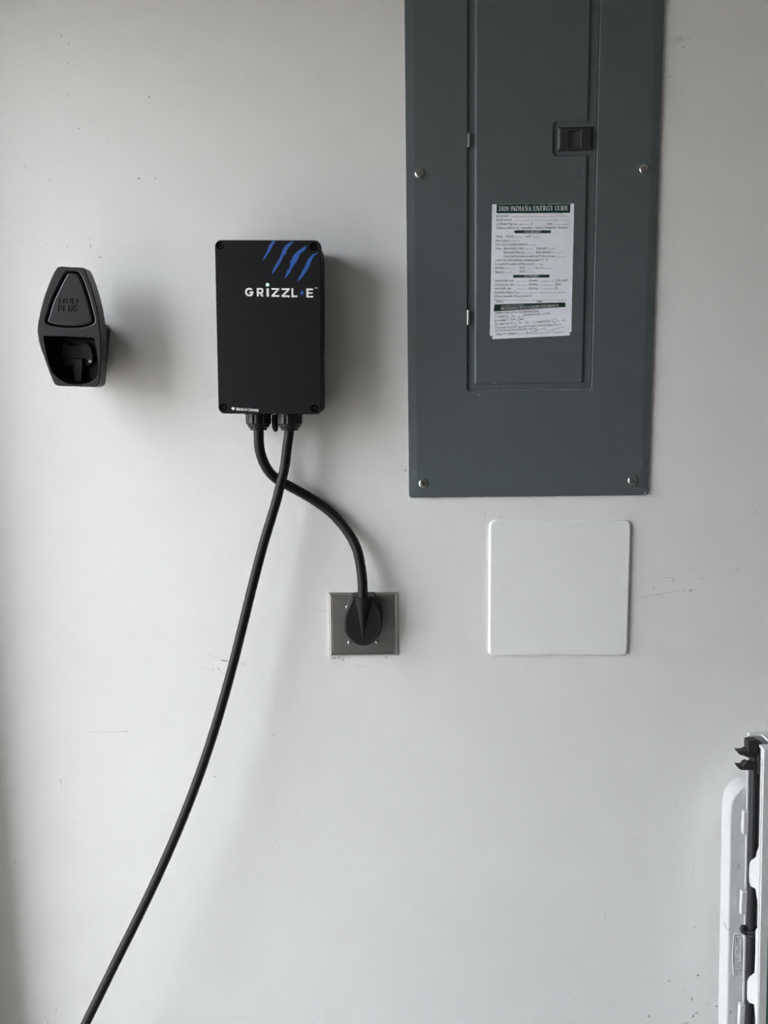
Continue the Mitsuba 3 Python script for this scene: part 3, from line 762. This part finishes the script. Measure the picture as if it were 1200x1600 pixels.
lets = [('G', -0.03516, -0.02220, 0.04663, 0.05950), ('R', -0.01742, -0.00696, 0.04670, 0.05922), ('I', -0.00253, 0.00102, 0.04640, 0.05875), ('Z', 0.00474, 0.01678, 0.04627, 0.05913), ('Z', 0.01997, 0.03236, 0.04599, 0.05902), ('L', 0.03484, 0.04386, 0.04587, 0.05889), ('E', 0.05748, 0.06774, 0.04545, 0.05864), ('TM', 0.06972, 0.07431, 0.05850, 0.06038)]


def logo_letter(ch, x0, x1, y0, y1, t=0.0030):
    """A heavy geometric capital filling the given bounds, stroke width t."""
    w, h, b = x1 - x0, y1 - y0, shapely.box
    xm, ym = (x0 + x1) / 2, (y0 + y1) / 2
    oval = lambda cx, cy, rx, ry: affinity.translate(affinity.scale(shapely.Point(0, 0).buffer(1, quad_segs=10), rx, ry), cx, cy)
    if ch == 'G':
        g = oval(xm, ym, w / 2, h / 2).difference(oval(xm, ym, w / 2 - t, h / 2 - t)).difference(Polygon([(xm + 0.0005, ym), (x1 + 1e-3, ym - 0.0002), (x1 + 1e-3, y1 - 0.26 * h), (xm + 0.003, ym + 0.25 * h)]))
        g = g.union(b(xm + 0.0003, ym - 0.58 * t, x1 - 0.0002, ym + 0.38 * t))
    elif ch == 'R':
        bowl = oval(x1 - 0.33 * w, y0 + 0.66 * h, 0.31 * w, 0.34 * h).union(b(x0, y0 + 0.32 * h, x1 - 0.33 * w, y1))
        hole = oval(x1 - 0.33 * w, y0 + 0.66 * h, 0.31 * w - t, 0.34 * h - t * 0.9).union(b(x0 + t, y0 + 0.32 * h + 0.9 * t, x1 - 0.33 * w, y1 - 0.9 * t))
        g = bowl.difference(hole).union(b(x0, y0, x0 + t, y1)).union(Polygon([(xm - 0.0006, y0 + 0.36 * h), (xm + 0.0026, y0 + 0.38 * h), (x1, y0), (x1 - 1.2 * t, y0)]))
    elif ch == 'I':
        g = b(x0, y0, x1, y1)
    elif ch == 'Z':
        g = b(x0, y1 - 0.9 * t, x1, y1).union(b(x0, y0, x1, y0 + 0.9 * t)).union(Polygon([(x0, y0 + 0.8 * t), (x0 + 1.35 * t, y0 + 0.8 * t), (x1, y1 - 0.8 * t), (x1 - 1.35 * t, y1 - 0.8 * t)]))
    elif ch == 'L':
        g = b(x0, y0, x0 + t, y1).union(b(x0, y0, x1, y0 + 0.9 * t))
    else:
        g = shapely.union_all([b(x0, y0, x0 + t, y1), b(x0, y0, x1, y0 + 0.85 * t), b(x0, y1 - 0.85 * t, x1, y1), b(x0, ym - 0.4 * t, x1 - 0.0008, ym + 0.4 * t)])
    m = cat([trimesh.creation.extrude_polygon(q, 0.00012, engine='earcut') for q in getattr(g, 'geoms', [g])])
    return move(m, 0, 0, Lz)


part('white_lettering', cat([fitted(c, a, b, y0, y1, Lz, 0.00012, True) if c == 'TM' else logo_letter(c, a, b, y0, y1) for c, a, b, y0, y1 in lets]), 'print_white', charger, smooth=False, matrix=CM, label='large white printed lettering')
part('small_lettering', text_line('Made in Canada', (-0.05189, -0.12362), (-0.01733, -0.12512), 0.0042, Lz, 0.00012, True), 'print_white', charger, smooth=False, matrix=CM, label='tiny white lettering along the bottom edge')
part('indicator_light', move(lathe([(0, 0.0008), (0.0016, 0.0006), (0.0024, 0.0002), (0.0025, 0)], 20), *(-0.00094, 0.06394), CF - 0.0001), {'type': 'twosided', 'nested': {'type': 'diffuse', 'reflectance': {'type': 'rgb', 'value': [0.3, 0.6, 0.45]}}}, charger, matrix=CM,
     label='small glowing green indicator light', emitter={'type': 'area', 'radiance': {'type': 'rgb', 'value': [0.012, 0.04, 0.025]}})
for pts in [[(0.01150, 0.12773), (0.01057, 0.12385), (0.00738, 0.12132), (0.00699, 0.11878), (0.00340, 0.11286), (-0.00019, 0.10744), (-0.00467, 0.10184), (-0.00825, 0.09793), (-0.00642, 0.10268), (-0.00281, 0.10946), (0.00082, 0.11708), (0.00174, 0.12046), (0.00495, 0.12384), (0.00676, 0.12772)],
            [(0.04010, 0.12780), (0.03602, 0.12307), (0.03123, 0.11800), (0.02766, 0.11208), (0.02656, 0.10751), (0.02355, 0.10615), (0.02300, 0.10361), (0.01994, 0.09801), (0.01546, 0.09087), (0.01098, 0.08490), (0.00595, 0.07841), (0.00654, 0.08319), (0.01017, 0.09085), (0.01556, 0.09935), (0.01916, 0.10614), (0.02187, 0.11291), (0.02546, 0.11967), (0.03077, 0.12390), (0.03605, 0.12644)],
            [(0.05934, 0.12060), (0.05526, 0.11384), (0.04908, 0.10960), (0.04640, 0.10367), (0.04282, 0.09689), (0.03926, 0.09264), (0.03480, 0.08583), (0.03299, 0.08157), (0.02853, 0.07644), (0.02496, 0.07251), (0.02625, 0.07729), (0.02805, 0.08155), (0.02862, 0.08496), (0.03128, 0.08667), (0.03399, 0.09347), (0.03315, 0.09771), (0.03581, 0.10026), (0.03762, 0.10534), (0.04206, 0.11043), (0.04912, 0.11551), (0.05530, 0.11974)],
            [(0.07683, 0.11102), (0.07102, 0.10712), (0.06748, 0.10289), (0.06481, 0.09695), (0.06125, 0.08931), (0.05680, 0.08249), (0.05146, 0.07567), (0.04435, 0.06831), (0.04527, 0.07309), (0.04973, 0.07992), (0.05420, 0.08844), (0.05777, 0.09523), (0.06044, 0.10117), (0.06575, 0.10711), (0.07191, 0.11017)]]:
    part('claw_mark', loft(Polygon(pts[::-1]).buffer(0), [(0, Lz), (0, Lz + 0.00012)]), 'print_blue', charger, smooth=False, matrix=CM, label='blue claw scratch graphic')
part('bolt_symbol', loft(Polygon([(0.05222, 0.05809), (0.04721, 0.05036), (0.05039, 0.05037), (0.04895, 0.04625), (0.05484, 0.05347), (0.05148, 0.05346)][::-1]).buffer(0), [(0, Lz), (0, Lz + 0.00012)]), 'print_blue', charger, smooth=False, matrix=CM, label='small blue lightning bolt between the letters')
LEAF = np.array([(0, 1), (.22, .62), (.42, .72), (.38, .3), (.66, .52), (.72, .36), (1, .3), (.86, .05), (.95, -.08), (.5, -.42), (.54, -.6), (.08, -.54), (.06, -1), (-.06, -1), (-.08, -.54), (-.54, -.6), (-.5, -.42), (-.95, -.08), (-.86, .05), (-1, .3), (-.72, .36), (-.66, .52), (-.38, .3), (-.42, .72), (-.22, .62)])
part('leaf_symbol', loft(Polygon(LEAF * 0.0031 + np.array((-0.05648, -0.12083))), [(0, Lz), (0, Lz + 0.00012)]), 'print_white', charger, smooth=False, matrix=CM, label='tiny white leaf symbol')


def gland(x, y, z):
    """A cable gland hanging from (x, y): flange, ribbed nut, dome and seal; axis downwards."""
    up = trimesh.transformations.rotation_matrix(math.pi / 2, [1, 0, 0])   # z axis to -y
    def put(m):
        m = m.copy(); m.apply_transform(up); m.apply_translation([x, y, z]); return m
    r = 0.0200
    flange = put(lathe([(0, 0), (r + 0.0016, 0), (r + 0.0016, 0.0032), (0, 0.0032)], 40))
    a = np.arange(60) * 2 * math.pi / 60
    rib = np.where((np.arange(60) % 6) < 4, r, r - 0.0013)
    nut = put(loft(Polygon(np.c_[np.cos(a) * rib, np.sin(a) * rib]), [(0, 0.003), (0, 0.0165), (0.0012, 0.018)]))
    dome = put(lathe([(r - 0.0022, 0.0165), (r - 0.0022, 0.0195), (r - 0.0040, 0.0225), (r - 0.0062, 0.0240), (0, 0.0240)], 40))
    seal = put(lathe([(0.0134, 0.0238), (0.0134, 0.0262), (0.0122, 0.0275), (0.0, 0.0275)], 32))
    return flange, nut, dome, seal


for x in (-0.02373, 0.02555):
    fl, nut, dome, seal = gland(x, -CH / 2 + 0.0015, 0.045)
    g = part('cable_gland', cat(fl, dome), 'gland_plastic', charger, smooth=35, matrix=CM, label='black cable gland under the box')
    part('nut', nut, 'gland_plastic', g, smooth=20, matrix=CM)
    part('seal', seal, 'cord_rubber', g, smooth=35, matrix=CM)
part('vent_plug', tube(np.array([(0.00137, -0.13041, 0.0360), (0.00090, -0.13547, 0.0360), (0.00081, -0.14256, 0.0360), (0.00113, -0.14965, 0.0360), (0.00169, -0.15473, 0.0360), (0.00207, -0.15726, 0.0360)]), [0.0046, 0.0052, 0.0052, 0.0050, 0.0040, 0.0018], 18), 'gland_plastic', charger, smooth=40, matrix=CM, label='small black plug between the glands')

# ------------------------------------------------------------------ cables
cable = thing('charging_cable', 'long thick black charging cable hanging from the charger and curving away to the lower left', 'cable')
part('jacket', tube(spline([(-0.1801, 1.4222, 0.045), (-0.1813, 1.4071, 0.045), (-0.1852, 1.3840, 0.046), (-0.1896, 1.3537, 0.048), (-0.1979, 1.3232, 0.049), (-0.2066, 1.2925, 0.05), (-0.2266, 1.2311, 0.0542), (-0.2444, 1.1692, 0.0583), (-0.2613, 1.1068, 0.0623), (-0.2785, 1.0439, 0.0665), (-0.2971, 0.9805, 0.0708), (-0.3176, 0.9168, 0.0756), (-0.3406, 0.8528, 0.0805), (-0.3664, 0.7883, 0.0856), (-0.3950, 0.7234, 0.0908), (-0.4260, 0.6581, 0.0961), (-0.4591, 0.5924, 0.1015), (-0.4935, 0.5262, 0.1069), (-0.5448, 0.4259, 0.115), (-0.5950, 0.3320, 0.1240), (-0.6410, 0.2460, 0.1400), (-0.6770, 0.1680, 0.1680), (-0.6950, 0.0980, 0.2100), (-0.6970, 0.0400, 0.2780), (-0.6850, 0.0120, 0.3600), (-0.6500, 0.0080, 0.4600), (-0.5900, 0.0078, 0.5600)]), 0.0077, 24), 'cord_rubber', cable, smooth=40)

cord = thing('power_cord', 'short thick black power cord from the charger, its flat plug in the steel outlet', 'power cord')
part('jacket', tube(spline([(-0.2294, 1.4229, 0.045), (-0.2297, 1.4077, 0.045), (-0.2298, 1.3843, 0.042), (-0.2258, 1.3635, 0.037), (-0.2165, 1.3431, 0.029), (-0.2026, 1.3292, 0.0215), (-0.1849, 1.3185, 0.016), (-0.1493, 1.2963, 0.0105), (-0.1182, 1.2721, 0.0105), (-0.0930, 1.2423, 0.0165), (-0.0788, 1.2163, 0.024), (-0.0722, 1.1854, 0.03), (-0.0698, 1.1619, 0.033), (-0.0696, 1.1396, 0.034), (-0.0699, 1.1245, 0.034)]), 0.0081, 24), 'cord_rubber', cord, smooth=40)
plug_p = rounded([(-0.08741, 1.13803), (-0.05169, 1.13851), (-0.04561, 1.12371), (-0.03901, 1.10746), (-0.03907, 1.08032), (-0.04429, 1.07000), (-0.05074, 1.06294), (-0.05985, 1.05643), (-0.07101, 1.05431), (-0.08157, 1.05656), (-0.08941, 1.06263), (-0.09562, 1.06977), (-0.10124, 1.07963), (-0.10089, 1.10680), (-0.09514, 1.11975)], [0.001, 0.001]+[0.004]*13, 6)
plug_k = part('plug', loft(plug_p, [(-0.0005, 0.0050), (0, 0.020), (0.0, 0.0330), (0.0006, 0.0342), (0.0032, 0.0360), (0.0038, 0.0357)], base=True), 'plug_rubber', cord, smooth=30, label='flat black plug with a tapered ridge')
ra, rb = (-0.07018, 1.13693), (-0.07035, 1.06691)
part('ridge', tube(np.array([(ra[0] + (rb[0] - ra[0]) * t, ra[1] + (rb[1] - ra[1]) * t, 0.0315 + 0.0025 * t) for t in np.linspace(0, 1, 9)]), 0.0128 * (1 - np.linspace(0, 1, 9)) + 0.0012, 28), 'plug_rubber', plug_k, smooth=40)

# ------------------------------------------------------------------ connector holder
holder = thing('connector_holder', 'black plastic charging connector holder with a deep open socket, left of the charger box', 'connector holder')
HF = 0.085
F = smooth_closed([(-0.51352, 1.66184), (-0.49661, 1.66088), (-0.47925, 1.65965), (-0.47511, 1.65632), (-0.46981, 1.64136), (-0.46510, 1.62448), (-0.46024, 1.59908), (-0.45814, 1.57434), (-0.45749, 1.55414), (-0.45868, 1.53272), (-0.46159, 1.50738), (-0.46409, 1.49009), (-0.46791, 1.48455), (-0.47444, 1.48300), (-0.48924, 1.48350), (-0.51095, 1.48458), (-0.52842, 1.48541), (-0.53346, 1.48838), (-0.53664, 1.49500), (-0.54151, 1.50953), (-0.54686, 1.52785), (-0.55155, 1.54418), (-0.55394, 1.56060), (-0.55384, 1.57228), (-0.55046, 1.58709), (-0.54276, 1.61128), (-0.53390, 1.63193), (-0.52456, 1.65023), (-0.51881, 1.65850)], 4)
G = smooth_closed([(-0.50353, 1.65219), (-0.51054, 1.64254), (-0.52050, 1.62590), (-0.52953, 1.60917), (-0.53559, 1.59327), (-0.53923, 1.58388), (-0.53837, 1.57961), (-0.53192, 1.57667), (-0.52226, 1.57462), (-0.50474, 1.57292), (-0.48709, 1.57311), (-0.47520, 1.57528), (-0.46814, 1.57847), (-0.46610, 1.58269), (-0.46743, 1.59214), (-0.47020, 1.60630), (-0.47478, 1.62511), (-0.47996, 1.64200), (-0.48485, 1.65139), (-0.48935, 1.65370), (-0.49902, 1.65424)], 5)
O = rounded([(-0.54541, 1.56028), (-0.51355, 1.55930), (-0.46713, 1.55667), (-0.46503, 1.53616), (-0.46326, 1.51509), (-0.46482, 1.50166), (-0.47124, 1.49405), (-0.48196, 1.48880), (-0.49698, 1.48622), (-0.51461, 1.48889), (-0.52595, 1.49629), (-0.53524, 1.50462), (-0.54003, 1.52007), (-0.54270, 1.53736)], [0.0035, 0.0, 0.0045] + [0.02] * 11, 5)
neck = rounded([(-0.52772, 1.58910), (-0.48602, 1.58842), (-0.47298, 1.58014), (-0.48031, 1.53050), (-0.49067, 1.49993), (-0.52542, 1.50043), (-0.53067, 1.53127), (-0.53350, 1.58111)], 0.008, 5)


def resampled(poly, n=72):
    r = ring_of(poly.exterior)
    c = np.array(poly.centroid.coords[0])
    k = np.argmin(np.abs(np.arctan2(*(r - c).T[::-1])))
    line = shapely.LineString(np.vstack([np.roll(r, -k, 0), r[k]]))
    return np.array([line.interpolate(t, normalized=True).coords[0] for t in np.arange(n) / n])


def skin(sections):
    """A surface through outlines of equal length, each (points, height)."""
    n = len(sections[0][0])
    i = np.arange(n)
    v = np.vstack([np.c_[p, np.full(n, h)] for p, h in sections])
    f = [q for k in range(len(sections) - 1) for q in (np.c_[k * n + i, k * n + (i + 1) % n, (k + 1) * n + (i + 1) % n], np.c_[k * n + i, (k + 1) * n + (i + 1) % n, (k + 1) * n + i])]
    return trimesh.Trimesh(v, np.vstack(f), process=False)


part('shell', loft(Polygon(F.exterior, [G.exterior, O.exterior]), [(0.0012, 0.0600), (0, 0.0630), (0, 0.0820)] + [(0.0014 * (1 - math.cos(a)), 0.0820 + 0.0030 * math.sin(a)) for a in np.linspace(0.2, math.pi / 2, 6)],
                   [[(0.0, 0.0812)] + [(0.0030 * (1 - math.cos(a)), 0.0812 + 0.0038 * math.sin(a)) for a in np.linspace(0.15, math.pi / 2, 7)], [(0.0, 0.0600), (0.0, 0.0825)] + [(0.0006 * (1 - math.cos(a)), 0.0825 + 0.0025 * math.sin(a)) for a in np.linspace(0.2, math.pi / 2, 6)]]), 'holder_plastic', holder, smooth=20)
part('back_shell', loft(Polygon(F.exterior, [O.exterior]), [(0.0006, 0.0590), (0.0012, 0.0602)], [[(0, 0.0590), (0, 0.0602)]], base=True), 'holder_plastic', holder, smooth=40)
RO, RN = resampled(O), resampled(neck)
RI = resampled(neck.buffer(-0.0035))
panel_in = G.buffer(-0.0014)
LETTERS = {'E': [[(.9, 0), (0, 0), (0, 1), (.9, 1)], [(0, .5), (.75, .5)]], 'A': [[(0, 0), (.5, 1), (1, 0)], [(.2, .34), (.8, .34)]],
           'S': [[(.9, .85), (.5, 1), (.08, .78), (.5, .5), (.9, .25), (.5, 0), (.05, .15)]], 'Y': [[(0, 1), (.5, .48), (1, 1)], [(.5, .5), (.5, 0)]], 'V': [[(0, 1), (.5, 0), (1, 1)]],
           'P': [[(0, 0), (0, 1), (.65, 1), (.92, .88), (.92, .6), (.65, .46), (0, .46)]], 'L': [[(0, 1), (0, 0), (.85, 0)]], 'U': [[(0, 1), (0, .2), (.25, 0), (.7, 0), (.95, .2), (.95, 1)]],
           'G': [[(.92, .82), (.6, 1), (.3, 1), (0, .75), (0, .25), (.3, 0), (.65, 0), (.92, .2), (.92, .5), (.55, .5)]]}


def letter_shapes(text, p0, p1, cap, pen):
    p0, p1 = np.asarray(p0), np.asarray(p1)
    n, d = len(text), p1 - p0
    w = np.linalg.norm(d) / n
    out = []
    for k, ch in enumerate(text):
        out += [shapely.LineString([p0 + d * (k + 0.14 + 0.66 * x) / n + np.array([0.12 * y * cap, (pen / 2 + y * (cap - pen))]) for x, y in q]).buffer(pen / 2, quad_segs=2, cap_style='flat', join_style='mitre') for q in LETTERS[ch]]
    return shapely.union_all(out)


words = shapely.union_all([letter_shapes(t, a, b, c, w) for t, a, b, c, w in [('EASYEV', (-0.51756, 1.60788), (-0.48757, 1.60653), 0.0078, 0.0013), ('PLUG', (-0.52001, 1.59567), (-0.48919, 1.59431), 0.0108, 0.0018)]])
pieces = list(panel_in.difference(words).geoms)
face = max(pieces, key=lambda g: g.area)
part('face_panel', cat(loft(face, [(0, 0.0812)] + [(0.0034 * (1 - math.cos(a)), 0.0812 + 0.0038 * math.sin(a)) for a in np.linspace(0.15, math.pi / 2, 7)], [[(0, 0.0836), (0, HF)]] * len(face.interiors)), loft(panel_in.buffer(-0.0034), [(0, 0.0832), (0, 0.0837)]),
                       *[loft(g, [(0, 0.0836), (0, HF)]) for g in pieces if g is not face]), 'holder_plastic', holder, smooth=20, label='grooved triangular face panel with engraved lettering')
part('neck', skin([(RN, 0.0), (RN, 0.012), (RN * 0.5 + RO * 0.5, 0.042), (RO, 0.0605)]), 'holder_plastic', holder, smooth=40, label='neck that joins the holder to the wall')
inner = RI * 0.45 + RO * 0.55 * 0.98 + np.array(O.centroid.coords[0]) * 0.55 * 0.02
part('socket', cat(skin([(RO, 0.0810), (RO * 0.96 + np.array(O.centroid.coords[0]) * 0.04, 0.060), (inner, 0.032)]), loft(Polygon(inner), [(0, 0.0300), (0, 0.0320)])), 'holder_plastic', holder, smooth=40, label='hollow socket for the charging connector')
ins = rounded([(-0.53975, 1.53614), (-0.53686, 1.54797), (-0.53241, 1.55332), (-0.52722, 1.55472), (-0.52526, 1.55371), (-0.52506, 1.54926), (-0.51035, 1.54854), (-0.50700, 1.55293), (-0.49881, 1.55379), (-0.49295, 1.55024), (-0.48941, 1.54229), (-0.48803, 1.53239), (-0.48868, 1.52249), (-0.49621, 1.51664), (-0.53090, 1.51716), (-0.54068, 1.52327)], 0.002, 3)
part('insert', cat(loft(ins, [(0, 0.0315), (0.0, 0.0420), (0.0008, 0.0430)]),
                   loft(rounded([(-0.51488, 1.52843), (-0.50120, 1.52822), (-0.50521, 1.49167), (-0.51792, 1.49185)], 0.001, 3), [(0, 0.0315), (0.0, 0.0500), (0.001, 0.0515)])), 'holder_plastic', holder, smooth=30, label='raised insert inside the socket')
part('mounting_screw', move(pan_screw(0.0032, 0.0018), *(-0.49216, 1.52392), 0.0430), 'zinc', holder, label='small bright screw inside the socket')

# ------------------------------------------------------------------ folding table half leaning on the wall
LEAN = 0.0725                                                # how far it stands out per metre down
def lean(m, top):
    m = m.copy()
    m.vertices[:, 2] += (top - m.vertices[:, 1]) * LEAN
    return m


table = thing('folding_table', 'white plastic folding table with rounded corner, standing on edge against the wall', 'folding table')
TZ, TX, TH = 0.8160, 0.5390, 0.0062
tp = rounded([(TX, 0.0), (TX + 0.62, 0.0), (TX + 0.62, TZ), (TX, TZ)], [0.03, 0.03, 0.05, 0.052], 12)
top_k = part('table_top', lean(loft(tp, [(0.003, TH), (0, TH + 0.003), (0, TH + 0.0325), (0.0009, TH + 0.0350), (0.0026, TH + 0.0360)], base=True), TZ), 'scuffed_plastic', table, smooth=35)
lab = rounded([(0.54936, 0.55663), (0.55683, 0.55756), (0.56430, 0.55781), (0.56636, 0.53876), (0.56692, 0.51967), (0.56623, 0.49940), (0.56505, 0.48135), (0.55713, 0.48097), (0.54959, 0.48239), (0.54754, 0.50155), (0.54676, 0.52181), (0.54752, 0.53979)], 0.001, 2)
ZT0 = TH + 0.0360
part('maker_plate', lean(cat(loft(Polygon(lab.exterior, [lab.buffer(-0.0011).exterior]), [(0, ZT0 - 0.0002), (0.0004, ZT0 + 0.0014)], [[(0, ZT0 - 0.0002), (0.0004, ZT0 + 0.0014)]]),
                             text_line('LIFETIME', (0.55073, 0.55215), (0.55146, 0.48579), 0.0102, ZT0 - 0.0002, 0.0018, True)), TZ), 'scuffed_plastic', top_k, smooth=False, label='raised rectangular maker plate with embossed lettering')

# ------------------------------------------------------------------ folded board table with a black tube leg
board = thing('folded_game_table', 'tall folded white-edged table with green face and black tube leg at the right edge', 'folded table')
BX, BZ, BW = 0.5640, 0.9030, 0.55
part('rear_panel', lean(box(BX, BX + BW, 0.0, BZ, 0.0385, 0.0420), BZ), 'board_white', board, smooth=False)
part('front_panel', lean(box(BX - 0.002, BX + BW, 0.0, BZ, 0.0920, 0.1035), BZ), 'board_white', board, smooth=False)
part('top_cap', lean(cat(trimesh.creation.extrude_polygon(Polygon([(BX, 0.0385), (BX + BW, 0.0385), (BX + BW, 0.1035), (BX - 0.002, 0.1035), (BX - 0.002, 0.0860), (BX + 0.0200, 0.0845), (BX + 0.0200, 0.0470), (BX, 0.0455)]), 0.004, engine='earcut').apply_transform(
    np.array([[1, 0, 0, 0], [0, 0, 1, BZ - 0.002], [0, 1, 0, 0], [0, 0, 0, 1.0]]))), BZ), 'board_gray', board, smooth=False)
part('green_face', lean(box(BX + 0.0095, BX + BW, 0.02, 0.888, 0.1033, 0.1041), BZ), 'board_green', board, smooth=False, label='dark green playing face')
# scalloped plastic lip of the front half: outline in (distance from wall, height), 3 mm thick
sc = np.array([(0.14052, 0.33725), (0.13602, 0.33725), (0.13077, 0.38260), (0.14033, 0.39968), (0.13385, 0.44568), (0.12516, 0.46110), (0.12006, 0.47518), (0.10257, 0.46325), (0.09518, 0.46465), (0.09295, 0.49448), (0.09874, 0.50675), (0.11580, 0.52795), (0.11471, 0.56129), (0.11130, 0.60064), (0.11911, 0.61197), (0.11438, 0.64884), (0.10810, 0.65792), (0.10241, 0.66750), (0.08697, 0.65999), (0.07965, 0.66593), (0.07793, 0.69321), (0.08205, 0.70260), (0.09865, 0.71970), (0.10077, 0.73098), (0.10826, 0.74436), (0.10389, 0.78770), (0.10286, 0.81970), (0.09741, 0.87618), (0.10057, 0.88818)])
lip = trimesh.creation.extrude_polygon(rounded(sc, 0.0022, 4), 0.003, engine='earcut')
lip.apply_transform(np.array([[0, 0, 1, BX - 0.0035], [0, 1, 0, 0], [1, 0, 0, 0], [0, 0, 0, 1.0]]))
lip.fix_normals()
part('scalloped_lip', lip, 'board_white', board, smooth=False, label='white scalloped plastic lip')
for x0, z0, z1, h in [(0.55590, 0.73455, 0.77489, 0.05821), (0.55535, 0.59593, 0.63794, 0.06826), (0.55574, 0.39673, 0.44184, 0.08270)]:
    part('rear_tab', cat(loft(rrect(BX + 0.002 - x0, z1 - z0, 0.002, (x0 + BX + 0.002) / 2, (z0 + z1) / 2), [(0, h - 0.0075), (0, h), (0.001, h + 0.001)])), 'board_white', board, smooth=False)
leg_k = part('tube_leg', tube(np.array([(0.57150, 0.89300, 0.04970), (0.57150, 0.01200, 0.11357)]), 0.0076, 24), 'black_steel', board, smooth=40, label='black steel tube leg')
part('end_cap', cat(loft(Polygon([(0.55234, 0.89868), (0.55343, 0.90162), (0.55795, 0.90325), (0.56616, 0.90301), (0.57139, 0.90081), (0.57647, 0.89774), (0.57471, 0.89611), (0.56924, 0.89503), (0.57052, 0.88222), (0.55389, 0.88226)]), [(0, 0.053), (0, 0.0660), (0.0008, 0.067)], base=True), loft(Polygon([(0.53817, 0.88308), (0.54076, 0.88274), (0.54795, 0.88306), (0.55295, 0.88601), (0.55716, 0.88414), (0.57276, 0.88081), (0.57575, 0.87475), (0.57425, 0.87201), (0.56189, 0.87203), (0.55519, 0.87204), (0.54939, 0.87480), (0.54312, 0.87647), (0.54023, 0.87867)]), [(0, 0.052), (0, 0.0630), (0.0008, 0.064)], base=True), loft(Polygon([(0.53874, 0.85822), (0.54774, 0.85765), (0.55059, 0.86261), (0.55514, 0.86448), (0.55881, 0.86315), (0.57329, 0.86202), (0.57624, 0.85485), (0.57602, 0.84932), (0.57079, 0.85066), (0.54705, 0.85080), (0.54233, 0.85236)]), [(0, 0.053), (0, 0.0640), (0.0008, 0.065)], base=True), loft(Polygon([(0.57015, 0.87926), (0.57298, 0.87597), (0.57452, 0.86610), (0.57513, 0.85071), (0.57450, 0.84299), (0.57254, 0.84520)]), [(0, 0.06), (0, 0.0690), (0.0008, 0.07)], base=True)), 'black_cap', leg_k, smooth=30, label='black rubber end cap with two hooked fins')
part('clip', cat(*[tube(np.array([(0.5715 + 0.0096 * math.cos(a), zc + 0.0022 * math.cos(a), hc - 0.0096 * math.sin(a)) for a in np.linspace(0, 2 * math.pi, 33)]), 0.0025, 12) for zc, hc in ((0.5745, 0.0735), (0.5690, 0.0739))],
     tube(np.array([(0.5660, 0.5700, 0.078), (0.5600, 0.5715, 0.078), (0.5560, 0.5735, 0.077), (0.5550, 0.5765, 0.076), (0.5565, 0.5795, 0.075), (0.5610, 0.5800, 0.074)]), [0.0030, 0.0042, 0.0042, 0.0040, 0.0034, 0.0024], 14)), 'black_cap', leg_k, smooth=40, label='black double ring clip')
